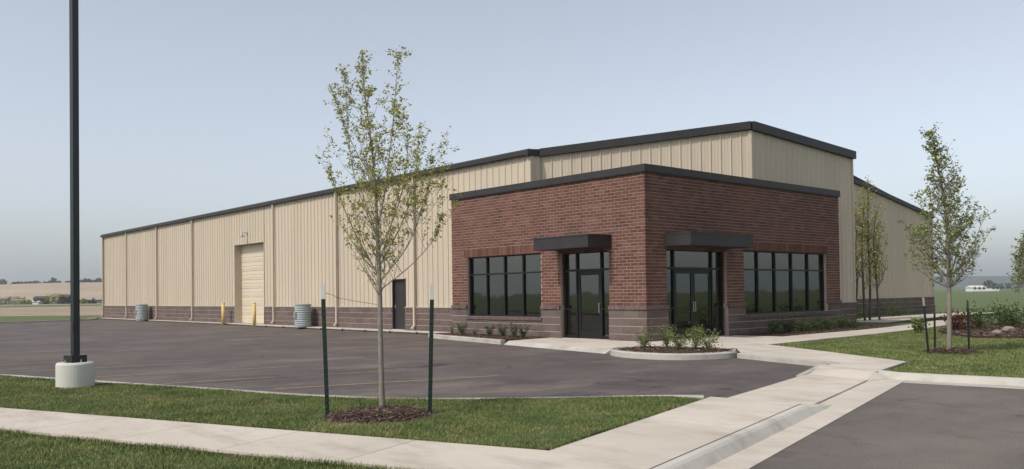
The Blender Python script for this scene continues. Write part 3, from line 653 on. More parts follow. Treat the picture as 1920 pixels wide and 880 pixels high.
gen_tree('young_tree', 'tall thin multi-stemmed tree against the tan gable wall', 'tree', T4,
         [([(0,0,0),(.1,0,2),(.2,.1,4.5),(.1,0,6.9)], [.06,.05,.035,.008]), ([(-.7,-.1,0),(-.6,0,2),(-.4,.1,4),(-.3,0,5.8)], [.06,.05,.03,.008]), ([(.6,-.2,0),(.75,0,2),(.8,.1,4),(.9,0,5.3)], [.05,.04,.03,.008]), ([(-1.1,.2,0),(-1.2,0,1.8),(-1.1,.1,3.4),(-1.0,0,4.8)], [.05,.04,.03,.008])],
         interp_env([(1.5,.5),(2.5,.95),(4,.85),(5.5,.55),(6.9,.1)]), 'bark_dark', 'leaf_spring', 130, 0.09, 4200, (20, 50), seed=17, twig=0.3, zmin=1.5, brad=0.01)
T6 = hd(24.6, 41.0, 0.1)
gen_tree('young_tree', 'faint small tree between the staked tree and the right edge', 'tree', T6, [([(0,0,0),(.05,0,1.5),(0,.05,2.8),(.05,0,3.7)], [.05,.04,.025,.008])],
         interp_env([(1.2,.6),(2.0,.8),(3.0,.5),(3.7,.1)]), 'bark', 'leaf_green', 50, 0.11, 900, (30, 60), seed=19, twig=0.3, zmin=1.2, brad=0.01)

def shrub(base, w, h, label, mat='leaf_shrub', n=420, leaf=0.055, stems=7, group=None, name='shrub', spiky=False, seed=0):
    r = random.Random(seed*31+5); root = empty(name, base, label, 'shrub', group); mb = MB(); pts = []; B = Vector(base)
    for i in range(stems):
        a = i*2.4+r.uniform(-.4,.4); s = w*0.5*r.uniform(0.35, 1.0); hh = h*r.uniform(0.65, 1.0)
        p = [B+Vector((math.cos(a)*s*u**1.2, math.sin(a)*s*u**1.2, hh*u**0.8)) for u in (0, .35, .7, 1)]
        mb.tube(p, [.008,.007,.005,.002], 4, False)
        for _ in range(n//stems):
            u = r.uniform(0.12, 1.0); q = p[0].lerp(p[-1], u)+Vector((r.gauss(0,1), r.gauss(0,1), r.gauss(0,.8)))*w*(0.09 if spiky else 0.13)
            q.z = max(q.z, B.z+0.02); pts.append(tuple(q))
    mb.build('stems', 'bark_dark', root); leaf_mesh('foliage', np.array(pts), leaf, mat, root, -0.35, 2.4 if spiky else 1.6)
    return root
for i, (x, y, w, h, lab, mt) in enumerate([(-0.55,8.95,.30,.42,'thin pale shrub at the left end of the sunlit bed','leaf_light'), (-0.62,8.25,.46,.46,'dense round shrub second from the left in the sunlit bed','leaf_shrub'), (-0.72,7.35,.34,.30,'low sparse brownish shrub in the sunlit bed','leaf_light'),
        (-0.70,6.55,.40,.42,'pointed green shrub under the middle of the sunlit window','leaf_shrub'), (-0.78,5.75,.44,.46,'third green shrub counted from the entrance pad in the sunlit bed','leaf_shrub'), (-0.80,5.15,.44,.50,'bushy green shrub second from the entrance pad in the sunlit bed','leaf_shrub'), (-0.85,4.62,.46,.46,'green shrub nearest the entrance pad in the sunlit bed','leaf_shrub')]):
    shrub((x, y, 0.14), w, h, lab, mt, 380 if mt == 'leaf_shrub' else 130, 0.06, 7, 'shrubs in the sunlit bed', seed=i, spiky=True)
for i, (x, y, w, h, lab) in enumerate([(-2.45,-1.95,.75,.46,'light green shrub at the left end of the corner island'), (-2.15,-2.45,.5,.62,'tallest shrub with upright shoots in the corner island'), (-2.35,-3.0,.6,.42,'low loose shrub in the middle of the corner island'), (-2.25,-3.45,.55,.62,'shrub with pale flower tips in the corner island'), (-2.35,-3.9,.72,.52,'full light green shrub at the right end of the corner island')]):
    shrub((x, y, 0.15), w, h, lab, 'leaf_light', 520, 0.06, 10, 'shrubs in the corner island', seed=20+i, spiky=True)
for i, x in enumerate((5.9, 6.9, 7.8, 8.7, 9.6, 10.5, 11.3)):
    shrub((x, -0.65, 0.13), .62, .48, ['shrub nearest the double doors in the shaded bed','second shrub from the double doors in the shaded bed','third shrub from the double doors in the shaded bed','middle shrub of the seven in the shaded bed','third shrub from the right end of the shaded bed','next to last shrub in the shaded bed','last shrub by the right end of the brick wall'][i], 'leaf_shrub', 380, 0.07, 8, 'shrubs in the shaded bed', seed=40+i)
for i, (x, y, w, h, mt, lab) in enumerate([(11.2,-4.6,1.0,.6,'leaf_red','reddish low shrub at the left of the large mulch bed'), (12.6,-4.7,1.3,.75,'leaf_shrub','dark round shrub behind the right stakes'), (14.2,-5.3,1.3,.7,'leaf_shrub','dark shrub right of the staked tree trunk'), (13.0,-7.0,2.1,.95,'leaf_green','wide green shrub in the large mulch bed'), (16.2,-4.4,1.4,.8,'leaf_shrub','far dark shrub in the large mulch bed'),
        (15.9,-6.2,1.2,.6,'leaf_green','small green shrub at the far right of the large mulch bed'), (16.8,4.6,1.5,.7,'leaf_shrub','shrub at the foot of the gable wall beside the tan corner'), (23.0,5.0,1.8,.7,'leaf_shrub','shrub at the foot of the gable wall behind the thin stems'), (27.5,5.1,1.8,.65,'leaf_shrub','shrub at the foot of the gable wall in the middle'), (9.7,-3.9,.5,.5,'leaf_light','small pale shrub with pink tips beside the walk')]):
    shrub((x, y, 0.13), w, h, lab, mt, 650, 0.09, 12, 'garden shrubs', seed=60+i)
for i, (x, y, s, lab) in enumerate([(9.6,-6.4,.16,'pale rock at the left front of the large mulch bed'), (11.2,-6.2,.22,'large pale rock in the middle of the large mulch bed'), (11.9,-7.9,.13,'small pale rock at the front of the large mulch bed'), (14.6,-7.2,.18,'pale rock beside the wide green shrub'), (16.8,-5.2,.22,'far pale rock in the large mulch bed')]):
    bm = bmesh.new(); bmesh.ops.create_icosphere(bm, subdivisions=2, radius=s); rr = random.Random(i)
    for v in bm.verts: v.co = Vector((v.co.x*1.4, v.co.y, v.co.z*0.6))*rr.uniform(0.85, 1.1)
    me = bpy.data.meshes.new('rock'); bm.to_mesh(me); bm.free(); me.materials.append(M['rock']); o = bpy.data.objects.new('rock', me); COL.objects.link(o); o.location = (x, y, 0.13+s*0.3)
    tag(o, lab, 'rock', 'rocks in the large bed')

# mulch rings under the staked trees
def ring(c, r, label):
    n = 36; mb = MB(); rr = random.Random(3); pol = []
    for i in range(n):
        a = 2*math.pi*i/n; q = r*(1+rr.uniform(-.07,.07)); pol.append((c[0]+q*math.cos(a), c[1]+q*math.sin(a)))
    V = [(c[0], c[1], 0.17)]+[(c[0]+(p[0]-c[0])*0.5, c[1]+(p[1]-c[1])*0.5, 0.155) for p in pol]+[(p[0], p[1], 0.07) for p in pol]
    F = [(0, 1+i, 1+(i+1)%n) for i in range(n)]+[(1+i, 1+n+i, 1+n+(i+1)%n, 1+(i+1)%n) for i in range(n)]
    o = stuff(mb.add(V, F).build('mulch_ring', 'mulch_soil')); o['label'] = label
    def zf(x, y):
        d = np.hypot(x-c[0], y-c[1])/r; return np.where(d < 0.5, 0.17-0.03*d, 0.155-0.16*(d-0.5))+0.006
    chips('bark_chips', pol, 0.13, 1300, 0.030, o, zf)
ring(MULCH1, 0.78, 'ring of brown bark mulch round the front staked tree')
ring((1.2, -8.3), 0.72, 'ring of brown bark mulch round the right staked tree')

def fence_stake(b_, top, label, mat, tipmat, tip, r=0.026):
    b_, top = Vector(b_), Vector(top); root = empty('fence_stake', b_, label, 'stake', 'stakes round the young trees'); d = (top-b_).normalized()
    a = d.cross(Vector(CR)).normalized(); c = d.cross(a); L = (top-b_).length
    def tbar(z0, z1, rr):
        mb = MB()
        for w, t0, t1 in ((rr, -0.004, 0.004), (0.004, 0.004, rr*1.6)):
            P = [b_+d*z+c*x*w+a*(t0 if y < 0 else t1) for z in (z0, z1) for x, y in ((-1,-1),(1,-1),(1,1),(-1,1))]
            mb.add(P, [(0,3,2,1),(4,5,6,7),(0,1,5,4),(1,2,6,5),(2,3,7,6),(3,0,4,7)])
        return mb
    post = tbar(-0.1, L-tip, r)
    for i in range(16):
        z = 0.1+i*(L-tip-0.15)/16; p = b_+d*z-a*0.006; post.add([p+c*0.008+d*0.012, p-c*0.008+d*0.012, p-a*0.010, p+c*0.008-d*0.012, p-c*0.008-d*0.012], [(0,2,3),(1,4,2),(0,1,2),(3,2,4)])
    post.build('post', mat, root); tbar(L-tip+0.001, L, r*0.95).build('painted_tip', tipmat, root); return root
S1 = on_ground(614, 780, 0.10); S2 = on_ground(806, 777, 0.10)
def up_to(b_, x, y): return at_depth(x, y, (Vector(b_)-CAM).dot(CF))
fence_stake(S1, up_to(S1, 605, 533), 'leaning dark green steel stake left of the front tree', 'post_green', 'post_tip', 0.19)
fence_stake(S2, up_to(S2, 810.5, 531), 'upright dark green steel stake right of the front tree', 'post_green', 'post_tip', 0.21)
w0 = up_to(S1, 607, 549); w1 = at_depth(640, 560, (T1-CAM).dot(CF)+.02); w2 = at_depth(711, 572, (T1-CAM).dot(CF))
tag(MB().tube(smooth_path3([w0, w0.lerp(w1,.5)+Vector((0,0,.01)), w1, w2]), 0.003, 4).build('guy_wire', 'bark_dark'), 'thin slack wire from the left stake to the front tree', 'wire')
for bx, by, tx, ty, lab in ((1741,663,1731,558,'leaning stake with pale top left of the right tree'), (1753,657,1752,572,'thin rear stake just left of the right tree'), (1817,661,1814,563,'dark stake right of the right tree')):
    b_ = on_ground(bx, by, 0.1); fence_stake(b_, up_to(b_, tx, ty), lab, 'pole_paint', 'stake_wood' if bx == 1741 else 'bark_dark', 0.2, 0.024)

# ------------------------------------------------------------------ brick office
office = empty('brick_office', (0, 0, 0.1), 'red brick office block with dark coping, canopies and grey block base at the corner', 'building')
LF = ((0, 0), (0, 1), (-1, 0)); RF = ((0, 0), (1, 0), (0, -1))      # sunlit face runs along Y, shaded face along X
SL, SR, ZB, ZC, ZT = 9.62, 11.80, 0.05, 1.20, 5.30
opL = [(1.50,3.68,0.0,2.97), (4.62,8.67,0.80,3.02)]; opR = [(1.00,4.18,0.0,2.97), (5.20,10.75,0.80,3.02)]
core = MB()
wall_grid(core, *LF, 0.012, SL-0.006, ZB, ZT, opL, -0.30, -0.006); wall_grid(core, *RF, 0.30, SR-0.006, ZB, ZT, opR, -0.30, -0.006)
core.build('wall_core', 'mortar', office)
for fc, S, op in ((LF, SL, opL), (RF, SR, opR)):
    MB().obox(*fc, (-0.020 if fc is LF else 0.0), 0.109, -0.005, 0.020, 0.02, 1.07).build('block_core', 'block_mortar', office)
    for a, b_, zt in ((0.11, op[0][0], 1.07), (op[0][1], op[1][0], 1.07), (op[1][0], op[1][1], 0.69), (op[1][1], S-0.01, 1.07)):
        MB().obox(*fc, a, b_, -0.005, 0.031, 0.02, zt).build('block_core', 'block_mortar', office)
sides = MB(); sides.obox((0,SL), (1,0), (0,1), 0.012, 1.02, -0.2, -0.012, ZB, ZT); sides.obox((SR,0), (0,1), (1,0), 0.012, 0.62, -0.2, -0.012, ZB, ZT)
sides.build('side_wall', 'mortar', office)
BH, BL, JO = 0.1016, 0.305, 0.016
cz = [ZC+i*BH for i in range(int((ZT-ZC)/BH)+1) if ZC+i*BH+BH*0.6 < ZT]
opLb = opL+[(4.42,8.87,3.0,3.32)]; opRb = opR+[(5.0,10.95,3.0,3.32)]
pcs = []
for (A, t, n), S, op in ((LF, SL, opLb), (RF, SR, opRb)):
    isL = t[1] == 1
    ed = (lambda i, S=S, isL=isL: ((-JO/2 if (i % 2 == 0) == isL else 0.090), S+JO/2))
    for sc, z, L in lay(cz, BH, 0, S, BL, op, JO, edges=ed): pcs.append((A, t, n, sc, z, L, 0.09, BH-JO, 0.0))
for A, t, n, S in (((0,SL),(1,0),(0,1),1.0), ((SR,0),(0,1),(1,0),0.6)):
    for sc, z, L in lay(cz, BH, 0, S, BL, [], JO, edges=lambda i, S=S: (0.095, S)): pcs.append((A, t, n, sc, z, L, 0.09, BH-JO, 0.0))
# return bricks in the deep entrance reveals
for A, t, n in (((0,1.50),(1,0),(0,1)), ((0,3.68),(1,0),(0,-1)), ((1.00,0),(0,1),(1,0)), ((4.18,0),(0,1),(-1,0))):
    for sc, z, L in lay([q for q in cz if q < 2.9], BH, 0.0, 0.30, 0.2, [], JO, edges=lambda i: (0.093, 0.29)): pcs.append((A, t, n, sc, z, L, 0.02, BH-JO, 0.008))
place_pieces(pcs, 'brick', ['box'], 'brick', 'brick_mass', office, 300, 0.002)
sold = []
for (A, t, n), a, b_ in ((LF, 4.42, 8.87), (RF, 5.0, 10.95)):
    k = int((b_-a)/0.1016)
    for i in range(k): sold.append((A, t, n, a+(i+0.5)*(b_-a)/k, 3.0+0.166, (b_-a)/k-0.013, 0.09, 0.312, 0.004))
place_pieces(sold, 'soldier_brick', ['box'], 'brick', 'brick_mass', office)
sill = []
for (A, t, n), a, b_ in ((LF, 4.56, 8.73), (RF, 5.14, 10.81)):
    k = int((b_-a)/0.0945)
    for i in range(k): sill.append((A, t, n, a+(i+0.5)*(b_-a)/k, 0.745, (b_-a)/k-0.009, 0.20, 0.105, 0.088))
place_pieces(sill, 'sill_brick', ['box'], 'block', 'block_mass', office)
blk = []; KC = [0.08, 0.325, 0.57, 0.815]; KH = 0.245
for (A, t, n), S, op in ((LF, SL, [opL[0], (4.62,8.67,0.70,3.0)]), (RF, SR, [opR[0], (5.20,10.75,0.70,3.0)])):
    isL = t[1] == 1
    for i, z in enumerate(KC):
        for sc, zz, L in lay([z], KH if z < 0.8 else 0.265, 0, S, 0.60, op, 0.006, start=(0.3 if i % 2 else 0.0), edges=lambda _, i=i, S=S, isL=isL: ((-0.03 if (i % 2 == 0) == isL else 0.10), S)):
            h = KH if z < 0.8 else 0.265
            if any(o[2] > 0.5 and o[0] < sc < o[1] and z < o[2] < z+h for o in op): h = max(0.10, 0.69-z); zz = z+h/2
            blk.append((A, t, n, sc, zz, L, 0.14, h-0.020, 0.030))
for A, t, n, S in (((0,SL),(1,0),(0,1),1.0), ((SR,0),(0,1),(1,0),0.6)):
    for sc, z, L in lay(KC, KH, 0, S, 0.6, [], 0.014, edges=lambda i, S=S: (0.10, S)): blk.append((A, t, n, sc, z, L, 0.14, KH-0.014, 0.03))
for A, t, n in (((0,1.50),(1,0),(0,1)), ((0,3.68),(1,0),(0,-1)), ((1.00,0),(0,1),(1,0)), ((4.18,0),(0,1),(-1,0))):
    for z in KC: blk.append((A, t, n, 0.19, z+KH/2, 0.17, 0.02, KH-0.014, 0.010))
place_pieces(blk, 'masonry_block', ['block_a', 'block_b', 'block_c', 'block_d'], 'block', 'block_mass', office, 300, 0.004)
cap = []
for (A, t, n), S, op in ((LF, SL, [opL[0], opL[1]]), (RF, SR, [opR[0], opR[1]])):
    isL = t[1] == 1
    for sc, z, L in lay([1.08], 0.125, 0, S, 0.2, op, 0.010, edges=lambda i, S=S, isL=isL: ((-0.06 if isL else 0.08), S)): cap.append((A, t, n, sc, z, L, 0.16, 0.115, 0.072))
place_pieces(cap, 'cap_stone', ['block_a', 'block_b', 'block_c'], 'block', 'block_mass', office, 300, 0.006)
# coping and roof
cp = MB(); cp.obox(*LF, -0.06, SL+0.05, -0.36, 0.06, 5.285, 5.50); MB.obox(cp, (0,0), (1,0), (0,-1), 0.362, SR+0.05, -0.36, 0.06, 5.285, 5.505)
cp.build('coping', 'dark_trim', office, bevel=0.008)
cd2 = MB(); cd2.obox(*LF, -0.075, SL+0.062, 0.0, 0.075, 5.262, 5.284); cd2.obox(*RF, -0.0, SR+0.062, 0.0, 0.075, 5.262, 5.284); cd2.build('coping_drip', 'dark_trim', office)
MB().prism([(0.31,0.31),(SR-0.02,0.31),(SR-0.02,0.6),(6.8,0.62),(1.6,6.2),(1.0,6.3),(1.0,SL-0.2),(0.31,SL-0.2)], 4.9, 5.05).build('roof_deck', 'house_dark', office)
# interior seen faintly through the glass
inn = MB(); inn.prism([(0.31,0.31),(SR-0.02,0.31),(SR-0.02,8.5),(0.31,9.4)], -0.02, 0.10); inn.box(6.5,6.7,4.0,9.3,0.1,4.9); inn.box(0.31,SR-0.1,9.2,9.4,0.1,4.9); inn.box(SR-0.25,SR-0.05,0.32,9.2,0.1,4.9); inn.box(5.0,5.15,3.6,9.2,0.1,4.9); inn.box(0.31,SR-0.1,5.05,5.2,0.1,4.9)
inn.box(0.31,SR-0.3,0.62,9.2,3.30,3.40)
inn.build('interior', 'dark_interior', office)
BK_ = 'black_frame'
def glazing(face, s0, s1, z0, z1, cuts, zcuts, name, out, rail=None):
    """storefront window: outer frame > mullion, transom_bar, pane"""
    A, t, n = face; fw = 0.055; o0, o1 = out-0.12, out
    fr_ = MB()
    fr_.obox(A,t,n,s0,s0+fw,o0,o1,z0,z1); fr_.obox(A,t,n,s1-fw,s1,o0,o1,z0,z1); fr_.obox(A,t,n,s0+fw,s1-fw,o0,o1,z0,z0+fw); fr_.obox(A,t,n,s0+fw,s1-fw,o0,o1,z1-fw,z1)
    root = fr_.build(name, BK_, office)
    for c in cuts: MB().obox(A,t,n,c-fw/2,c+fw/2,o0+0.005,o1+0.003,z0+fw,z1-fw).build('mullion', BK_, root)
    xs = [s0+fw]+[q for c in cuts for q in (c-fw/2, c+fw/2)]+[s1-fw]
    for i in range(0, len(xs), 2):
        zz = [z0+fw]+[q for c in zcuts for q in (c-fw/2, c+fw/2)]+[z1-fw]
        for c in zcuts: MB().obox(A,t,n,xs[i],xs[i+1],o0+0.01,o1-0.002,c-fw/2,c+fw/2).build('transom_bar', BK_, root)
        if rail: MB().obox(A,t,n,xs[i],xs[i+1],o0+0.02,o0+0.04,rail-0.012,rail+0.012).build('inner_rail', BK_, root)
        for j in range(0, len(zz), 2): MB().obox(A,t,n,xs[i],xs[i+1],out-0.07,out-0.062,zz[j],zz[j+1]).build('pane', 'glass', root)
    return root
glazing(LF, 4.62, 8.67, 0.80, 3.02, [5.65, 6.65, 7.65], [2.35], 'window', -0.10, 1.18)
glazing(RF, 5.20, 10.75, 0.80, 3.02, [6.20, 7.32, 8.45, 9.60], [2.35], 'window', -0.10)
def entrance(face, s0, s1, z1, d0, d1, ndoors, pulls):
    A, t, n = face; out = -0.16; fw = 0.06; zt = 2.36; o0, o1 = out-0.12, out; z0 = 0.125
    fr_ = MB()
    for a, b_, c, d in ((s0,s0+fw,z0,z1),(s1-fw,s1,z0,z1),(d0-fw,d0,z0,z1-fw),(d1,d1+fw,z0,z1-fw)): fr_.obox(A,t,n,a,b_,o0,o1,c,d)
    fr_.obox(A,t,n,s0+fw,s1-fw,o0,o1,z1-fw,z1); root = fr_.build('entrance_frame', BK_, office)
    for a, b_ in ((s0+fw,d0-fw),(d1+fw,s1-fw)):
        for q, hh in ((zt,0.035),(1.09,0.02),(0.175,0.05)): MB().obox(A,t,n,a,b_,o0+0.01,o1-0.002,q-hh,q+hh).build('transom_bar', BK_, root)
        for c, d in ((0.225,1.07),(1.11,zt-0.035),(zt+0.035,z1-fw)): MB().obox(A,t,n,a,b_,out-0.07,out-0.062,c,d).build('pane', 'glass', root)
    MB().obox(A,t,n,d0,d1,o0+0.01,o1-0.002,zt-0.035,zt+0.035).build('transom_bar', BK_, root)
    MB().obox(A,t,n,d0,d1,out-0.07,out-0.062,zt+0.035,z1-fw).build('pane', 'glass', root)
    MB().obox(A,t,n,s0,s1,-0.30,-0.05,0.06,0.124).build('threshold', 'concrete', root)
    wd = (d1-d0)/ndoors
    for i in range(ndoors):
        a, b_ = d0+i*wd+0.006, d0+(i+1)*wd-0.006; st = 0.10; q0, q1 = out-0.085, out-0.035; dr = MB()
        dr.obox(A,t,n,a,a+st,q0,q1,z0+0.01,zt-0.04); dr.obox(A,t,n,b_-st,b_,q0,q1,z0+0.01,zt-0.04); dr.obox(A,t,n,a+st,b_-st,q0,q1,z0+0.01,z0+0.26); dr.obox(A,t,n,a+st,b_-st,q0,q1,zt-0.17,zt-0.04)
        door = dr.build('door', BK_, office)
        MB().obox(A,t,n,a+st,b_-st,out-0.065,out-0.057,z0+0.26,1.05).build('pane','glass',door); MB().obox(A,t,n,a+st,b_-st,out-0.065,out-0.057,1.09,zt-0.17).build('pane','glass',door)
        MB().obox(A,t,n,a+st,b_-st,q0+0.01,q1+0.012,1.05,1.09).build('push_bar', BK_, door)
        for side in pulls[i]:
            sx = a+0.05 if side < 0 else b_-0.05; P = lambda s_, o_, z_: (A[0]+t[0]*s_+n[0]*o_, A[1]+t[1]*s_+n[1]*o_, z_)
            MB().tube([P(sx,q1,0.98),P(sx,q1+0.055,0.98),P(sx,q1+0.055,1.28),P(sx,q1,1.28)],0.012,8).build('handle','steel',door)
entrance(LF, 1.50, 3.68, 2.97, 2.02, 3.05, 1, [(-1,)]); entrance(RF, 1.00, 4.18, 2.97, 1.60, 3.55, 2, [(1,), (-1,)])
def canopy(face, s0, s1, dep):
    A, t, n = face; mb = MB(); mb.obox(A,t,n,s0,s1,0.004,dep,3.02,3.42)
    c = mb.build('canopy', 'dark_trim', office, bevel=0.006)
    MB().obox(A,t,n,s0-0.012,s1+0.012,0.006,dep+0.014,3.375,3.43).build('canopy_edge', 'dark_trim', c); return c
canopy(LF, 1.37, 3.82, 1.07); canopy(RF, 0.92, 4.27, 0.99)

# ------------------------------------------------------------------ metal warehouse
wh = empty('metal_warehouse', (1.0, 30.0, 0.1), 'long tan ribbed-metal warehouse with dark eave and block base behind the brick office', 'building')
XW, YE, YF, ZE, ZK = 1.0, 6.15, 57.8, 6.72, 1.09
PITCHR = 0.36
def sheet(A, t, n, s0, s1, z0, z1, name='wall_panel', mat='tan_metal', parent=None, rib=0.036, pitch=PITCHR):
    """one ribbed wall panel; z0, z1 numbers or functions of s"""
    f0 = z0 if callable(z0) else (lambda s, z=z0: z); f1 = z1 if callable(z1) else (lambda s, z=z1: z)
    prof = [(s0, 0.0)]; k = math.floor(s0/pitch)
    while k*pitch < s1+0.05:
        c = k*pitch
        for ds, o in ((-0.034,0.0),(-0.015,rib),(0.015,rib),(0.034,0.0),(0.11,0.0),(0.118,0.005),(0.135,0.005),(0.143,0.0),(0.225,0.0),(0.233,0.005),(0.25,0.005),(0.258,0.0)):
            if s0+0.001 < c+ds < s1-0.001: prof.append((c+ds, o))
        k += 1
    prof.append((s1, prof[-1][1])); prof[0] = (s0, prof[1][1]); V = []
    for s, o in prof:
        for z in (f0(s), f1(s)): V.append((A[0]+t[0]*s+n[0]*o, A[1]+t[1]*s+n[1]*o, z))
    for s, o in prof:                                               # back of the sheet
        for z in (f0(s), f1(s)): V.append((A[0]+t[0]*s+n[0]*(o-0.012), A[1]+t[1]*s+n[1]*(o-0.012), z))
    k = len(prof); F = [(2*i,2*i+2,2*i+3,2*i+1) for i in range(k-1)]+[(2*k+2*i+1,2*k+2*i+3,2*k+2*i+2,2*k+2*i) for i in range(k-1)]
    F += [(2*i+1,2*i+3,2*k+2*i+3,2*k+2*i+1) for i in range(k-1)]+[(2*i,2*k+2*i,2*k+2*i+2,2*i+2) for i in range(k-1)]
    return MB().add(V, F).build(name, mat, parent)
def panels(A, t, n, s0, s1, z0, z1, openings=(), parent=None):
    g = [s0]; w = 3*PITCHR; k = math.ceil((s0+0.2)/w)
    while k*w-0.1 < s1-0.15: g.append(k*w-0.1); k += 1
    g.append(s1)
    cuts = sorted(set([q for q in g if not any(abs(q-e) < 0.12 for o in openings for e in o[:2])]+[e for o in openings for e in o[:2]]))
    for a, b_ in zip(cuts, cuts[1:]):
        op = [o for o in openings if o[0] < (a+b_)/2 < o[1]]
        sheet(A, t, n, a, b_-0.002, op[0][3] if op else z0, z1, parent=parent)
OHD = (28.05, 32.0, 0.05, 4.72); PD = (14.24, 15.24, 0.05, 2.33)
WL = ((XW, 0.0), (0, 1), (-1, 0))
panels(*WL, YE, YF, ZK+0.03, ZE, [OHD, PD], wh)
wc = MB(); wall_grid(wc, *WL, YE+0.02, YF, 0.0, ZE, [OHD, PD], -0.20, -0.03); wc.build('wall_core', 'tan_trim', wh)
# block base of the long wall
wb = []
for i, z in enumerate([0.08, 0.33, 0.58, 0.83]):
    for sc, zz, L in lay([z], 0.25, 9.62, YF, 0.60, [OHD, PD], 0.006, start=(0.3 if i % 2 else 0)): wb.append((*WL, sc, zz, L, 0.14, 0.230, 0.055))
# tall bay and gable: plan points
P1, P2, P3, P4 = (1.56, 6.15), (6.72, 0.62), (14.2, 0.62), (14.2, 6.0)
GW = ((14.2, 6.0), (1, 0), (0, -1)); RW = ((6.72, 0.62), (1, 0), (0, -1))
for A, t, n, a, b_ in (((11.9,0.62),(1,0),(0,-1),0.0,2.3), ((14.2,0.62),(0,1),(1,0),0.1,5.3), ((14.2,6.0),(1,0),(0,-1),0.1,20.85)):
    for i, z in enumerate([0.08, 0.33, 0.58, 0.83]):
        for sc, zz, L in lay([z], 0.25, a, b_, 0.60, [], 0.014, start=(0.3 if i % 2 else 0)): wb.append((A, t, n, sc, zz, L, 0.14, 0.230, 0.055))
place_pieces(wb, 'masonry_block', ['block_a', 'block_b', 'block_c', 'block_d'], 'block', 'block_mass', wh, 300, 0.004)
for a, b_ in ((9.63, PD[0]-0.002), (PD[1]+0.002, OHD[0]-0.002), (OHD[1]+0.002, YF-0.01)): MB().obox(*WL, a, b_, -0.02, 0.056, 0.02, 1.075).build('block_core', 'block_mortar', wh)
for A, t, n, a, b_ in (((11.9,0.62),(1,0),(0,-1),0.0,2.28), ((14.2,0.62),(0,1),(1,0),-0.02,5.3), ((14.2,6.0),(1,0),(0,-1),0.1,20.83)): MB().obox(A, t, n, a, b_, -0.02, 0.056, 0.02, 1.075).build('block_core', 'block_mortar', wh)
for a, b_ in ((9.64, PD[0]), (PD[1], OHD[0]), (OHD[1], YF)): MB().obox(*WL, a, b_, -0.01, 0.072, 1.082, 1.118).build('base_flashing', 'tan_trim', wh)
for A, t, n, a, b_ in (((11.82,0.62),(1,0),(0,-1),0.0,2.45), ((14.2,6.0),(1,0),(0,-1),0.1,20.9)): MB().obox(A, t, n, a, b_, -0.01, 0.072, 1.082, 1.118).build('base_flashing', 'tan_trim', wh)
# return, splayed bay wall, front bay wall, gable
panels((XW,YE), (1,0), (0,-1), 0.02, 0.58, 5.0, 6.86, parent=wh)
dv = Vector((P2[0]-P1[0], P2[1]-P1[1])); DL = dv.length; dt = dv/DL; dn = (dt.y, -dt.x)
ztop = lambda s: 6.70+0.70*s/DL
panels(P1, (dt.x, dt.y), dn, 0.0, DL-0.03, 5.0, ztop, parent=wh)
zr = lambda s: 7.40-0.33*s/7.48
bay = RW; panels(*bay, 0.03, 5.2, 5.0, zr, parent=wh); panels(*bay, 5.2, 7.45, 1.118, zr, parent=wh)
panels((14.2,0.62), (0,1), (1,0), 0.03, 5.38, 1.118, 7.07, parent=wh)
zg = lambda s: 6.05+0.145*(20.85-s)
panels(*GW, 0.05, 20.85, 1.118, zg, parent=wh)
cnr = MB(); cnr.obox(*bay, -0.03, 0.07, 0.0, 0.044, 5.0, 7.38); cnr.obox(P1, (dt.x,dt.y), dn, DL-0.11, DL, 0.0, 0.046, 5.0, 7.38); cnr.obox(*bay, 7.40, 7.50, 0.0, 0.046, 1.12, 7.06); cnr.obox(*WL, YE-0.03, YE+0.16, 0.0, 0.046, 5.0, ZE-0.05)
cnr.obox((XW,YE), (1,0), (0,-1), -0.04, 0.12, 0.0, 0.046, 5.0, ZE-0.05)
cnr.obox(*WL, YF-0.14, YF+0.04, 0.0, 0.05, 1.12, ZE-0.02); cnr.obox((35.05,6.0), (0,1), (1,0), -0.04, 0.12, 0.0, 0.05, 1.12, 6.0); cnr.obox(*GW, 20.72, 20.9, 0.0, 0.05, 1.12, 6.0)
cnr.build('corner_trim', 'tan_trim', wh)
back = MB(); back.box(1.2, 35.0, YF-0.02, YF+0.1, 0.0, 6.3); back.box(34.95, 35.05, 6.02, YF, 0.0, 6.1); back.add([(14.2,6.03,0),(35.0,6.03,0),(35.0,6.03,5.95),(18,6.03,8.4),(14.2,6.03,7.9)], [(0,1,2,3,4)])
back.build('rear_wall', 'tan_metal', wh)
# roof: two slopes of standing-seam sheets, bay roof
XR = 18.0; zl = lambda x: 6.80+0.1432*(x-XW); zrg = lambda x: 6.22+0.145*(35.05-x)
def roof_sheet(y0, y1, left):
    x0, x1 = (XW-0.12, XR) if left else (XR, 35.3); za, zb_ = (zl(x0)+0.02, zl(XR)+0.02) if left else (zl(XR)+0.02, zrg(x1)+0.02)
    prof = [(y0,0),(y0+0.02,0.055),(y0+0.06,0.055),(y0+0.08,0)]+[(y0+0.40,0),(y0+0.42,0.03),(y0+0.45,0.03),(y0+0.47,0)]+[(y1,0)]
    V = [(x0,y,za+o) for y, o in prof]+[(x1,y,zb_+o) for y, o in prof]; V += [(v[0],v[1],v[2]-0.05) for v in V]; k = len(prof)
    F = [(i,i+1,k+i+1,k+i) for i in range(k-1)]+[(2*k+i,3*k+i,3*k+i+1,2*k+i+1) for i in range(k-1)]+[(i,2*k+i,2*k+i+1,i+1) for i in range(k-1)]+[(k+i,k+i+1,3*k+i+1,3*k+i) for i in range(k-1)]
    MB().add(V, F).build('roof_panel', 'roof_metal', wh)
y = YE+0.1
while y < YF-0.05:
    for left in (True, False): roof_sheet(y, min(y+0.78, YF+0.1), left)
    y += 0.78
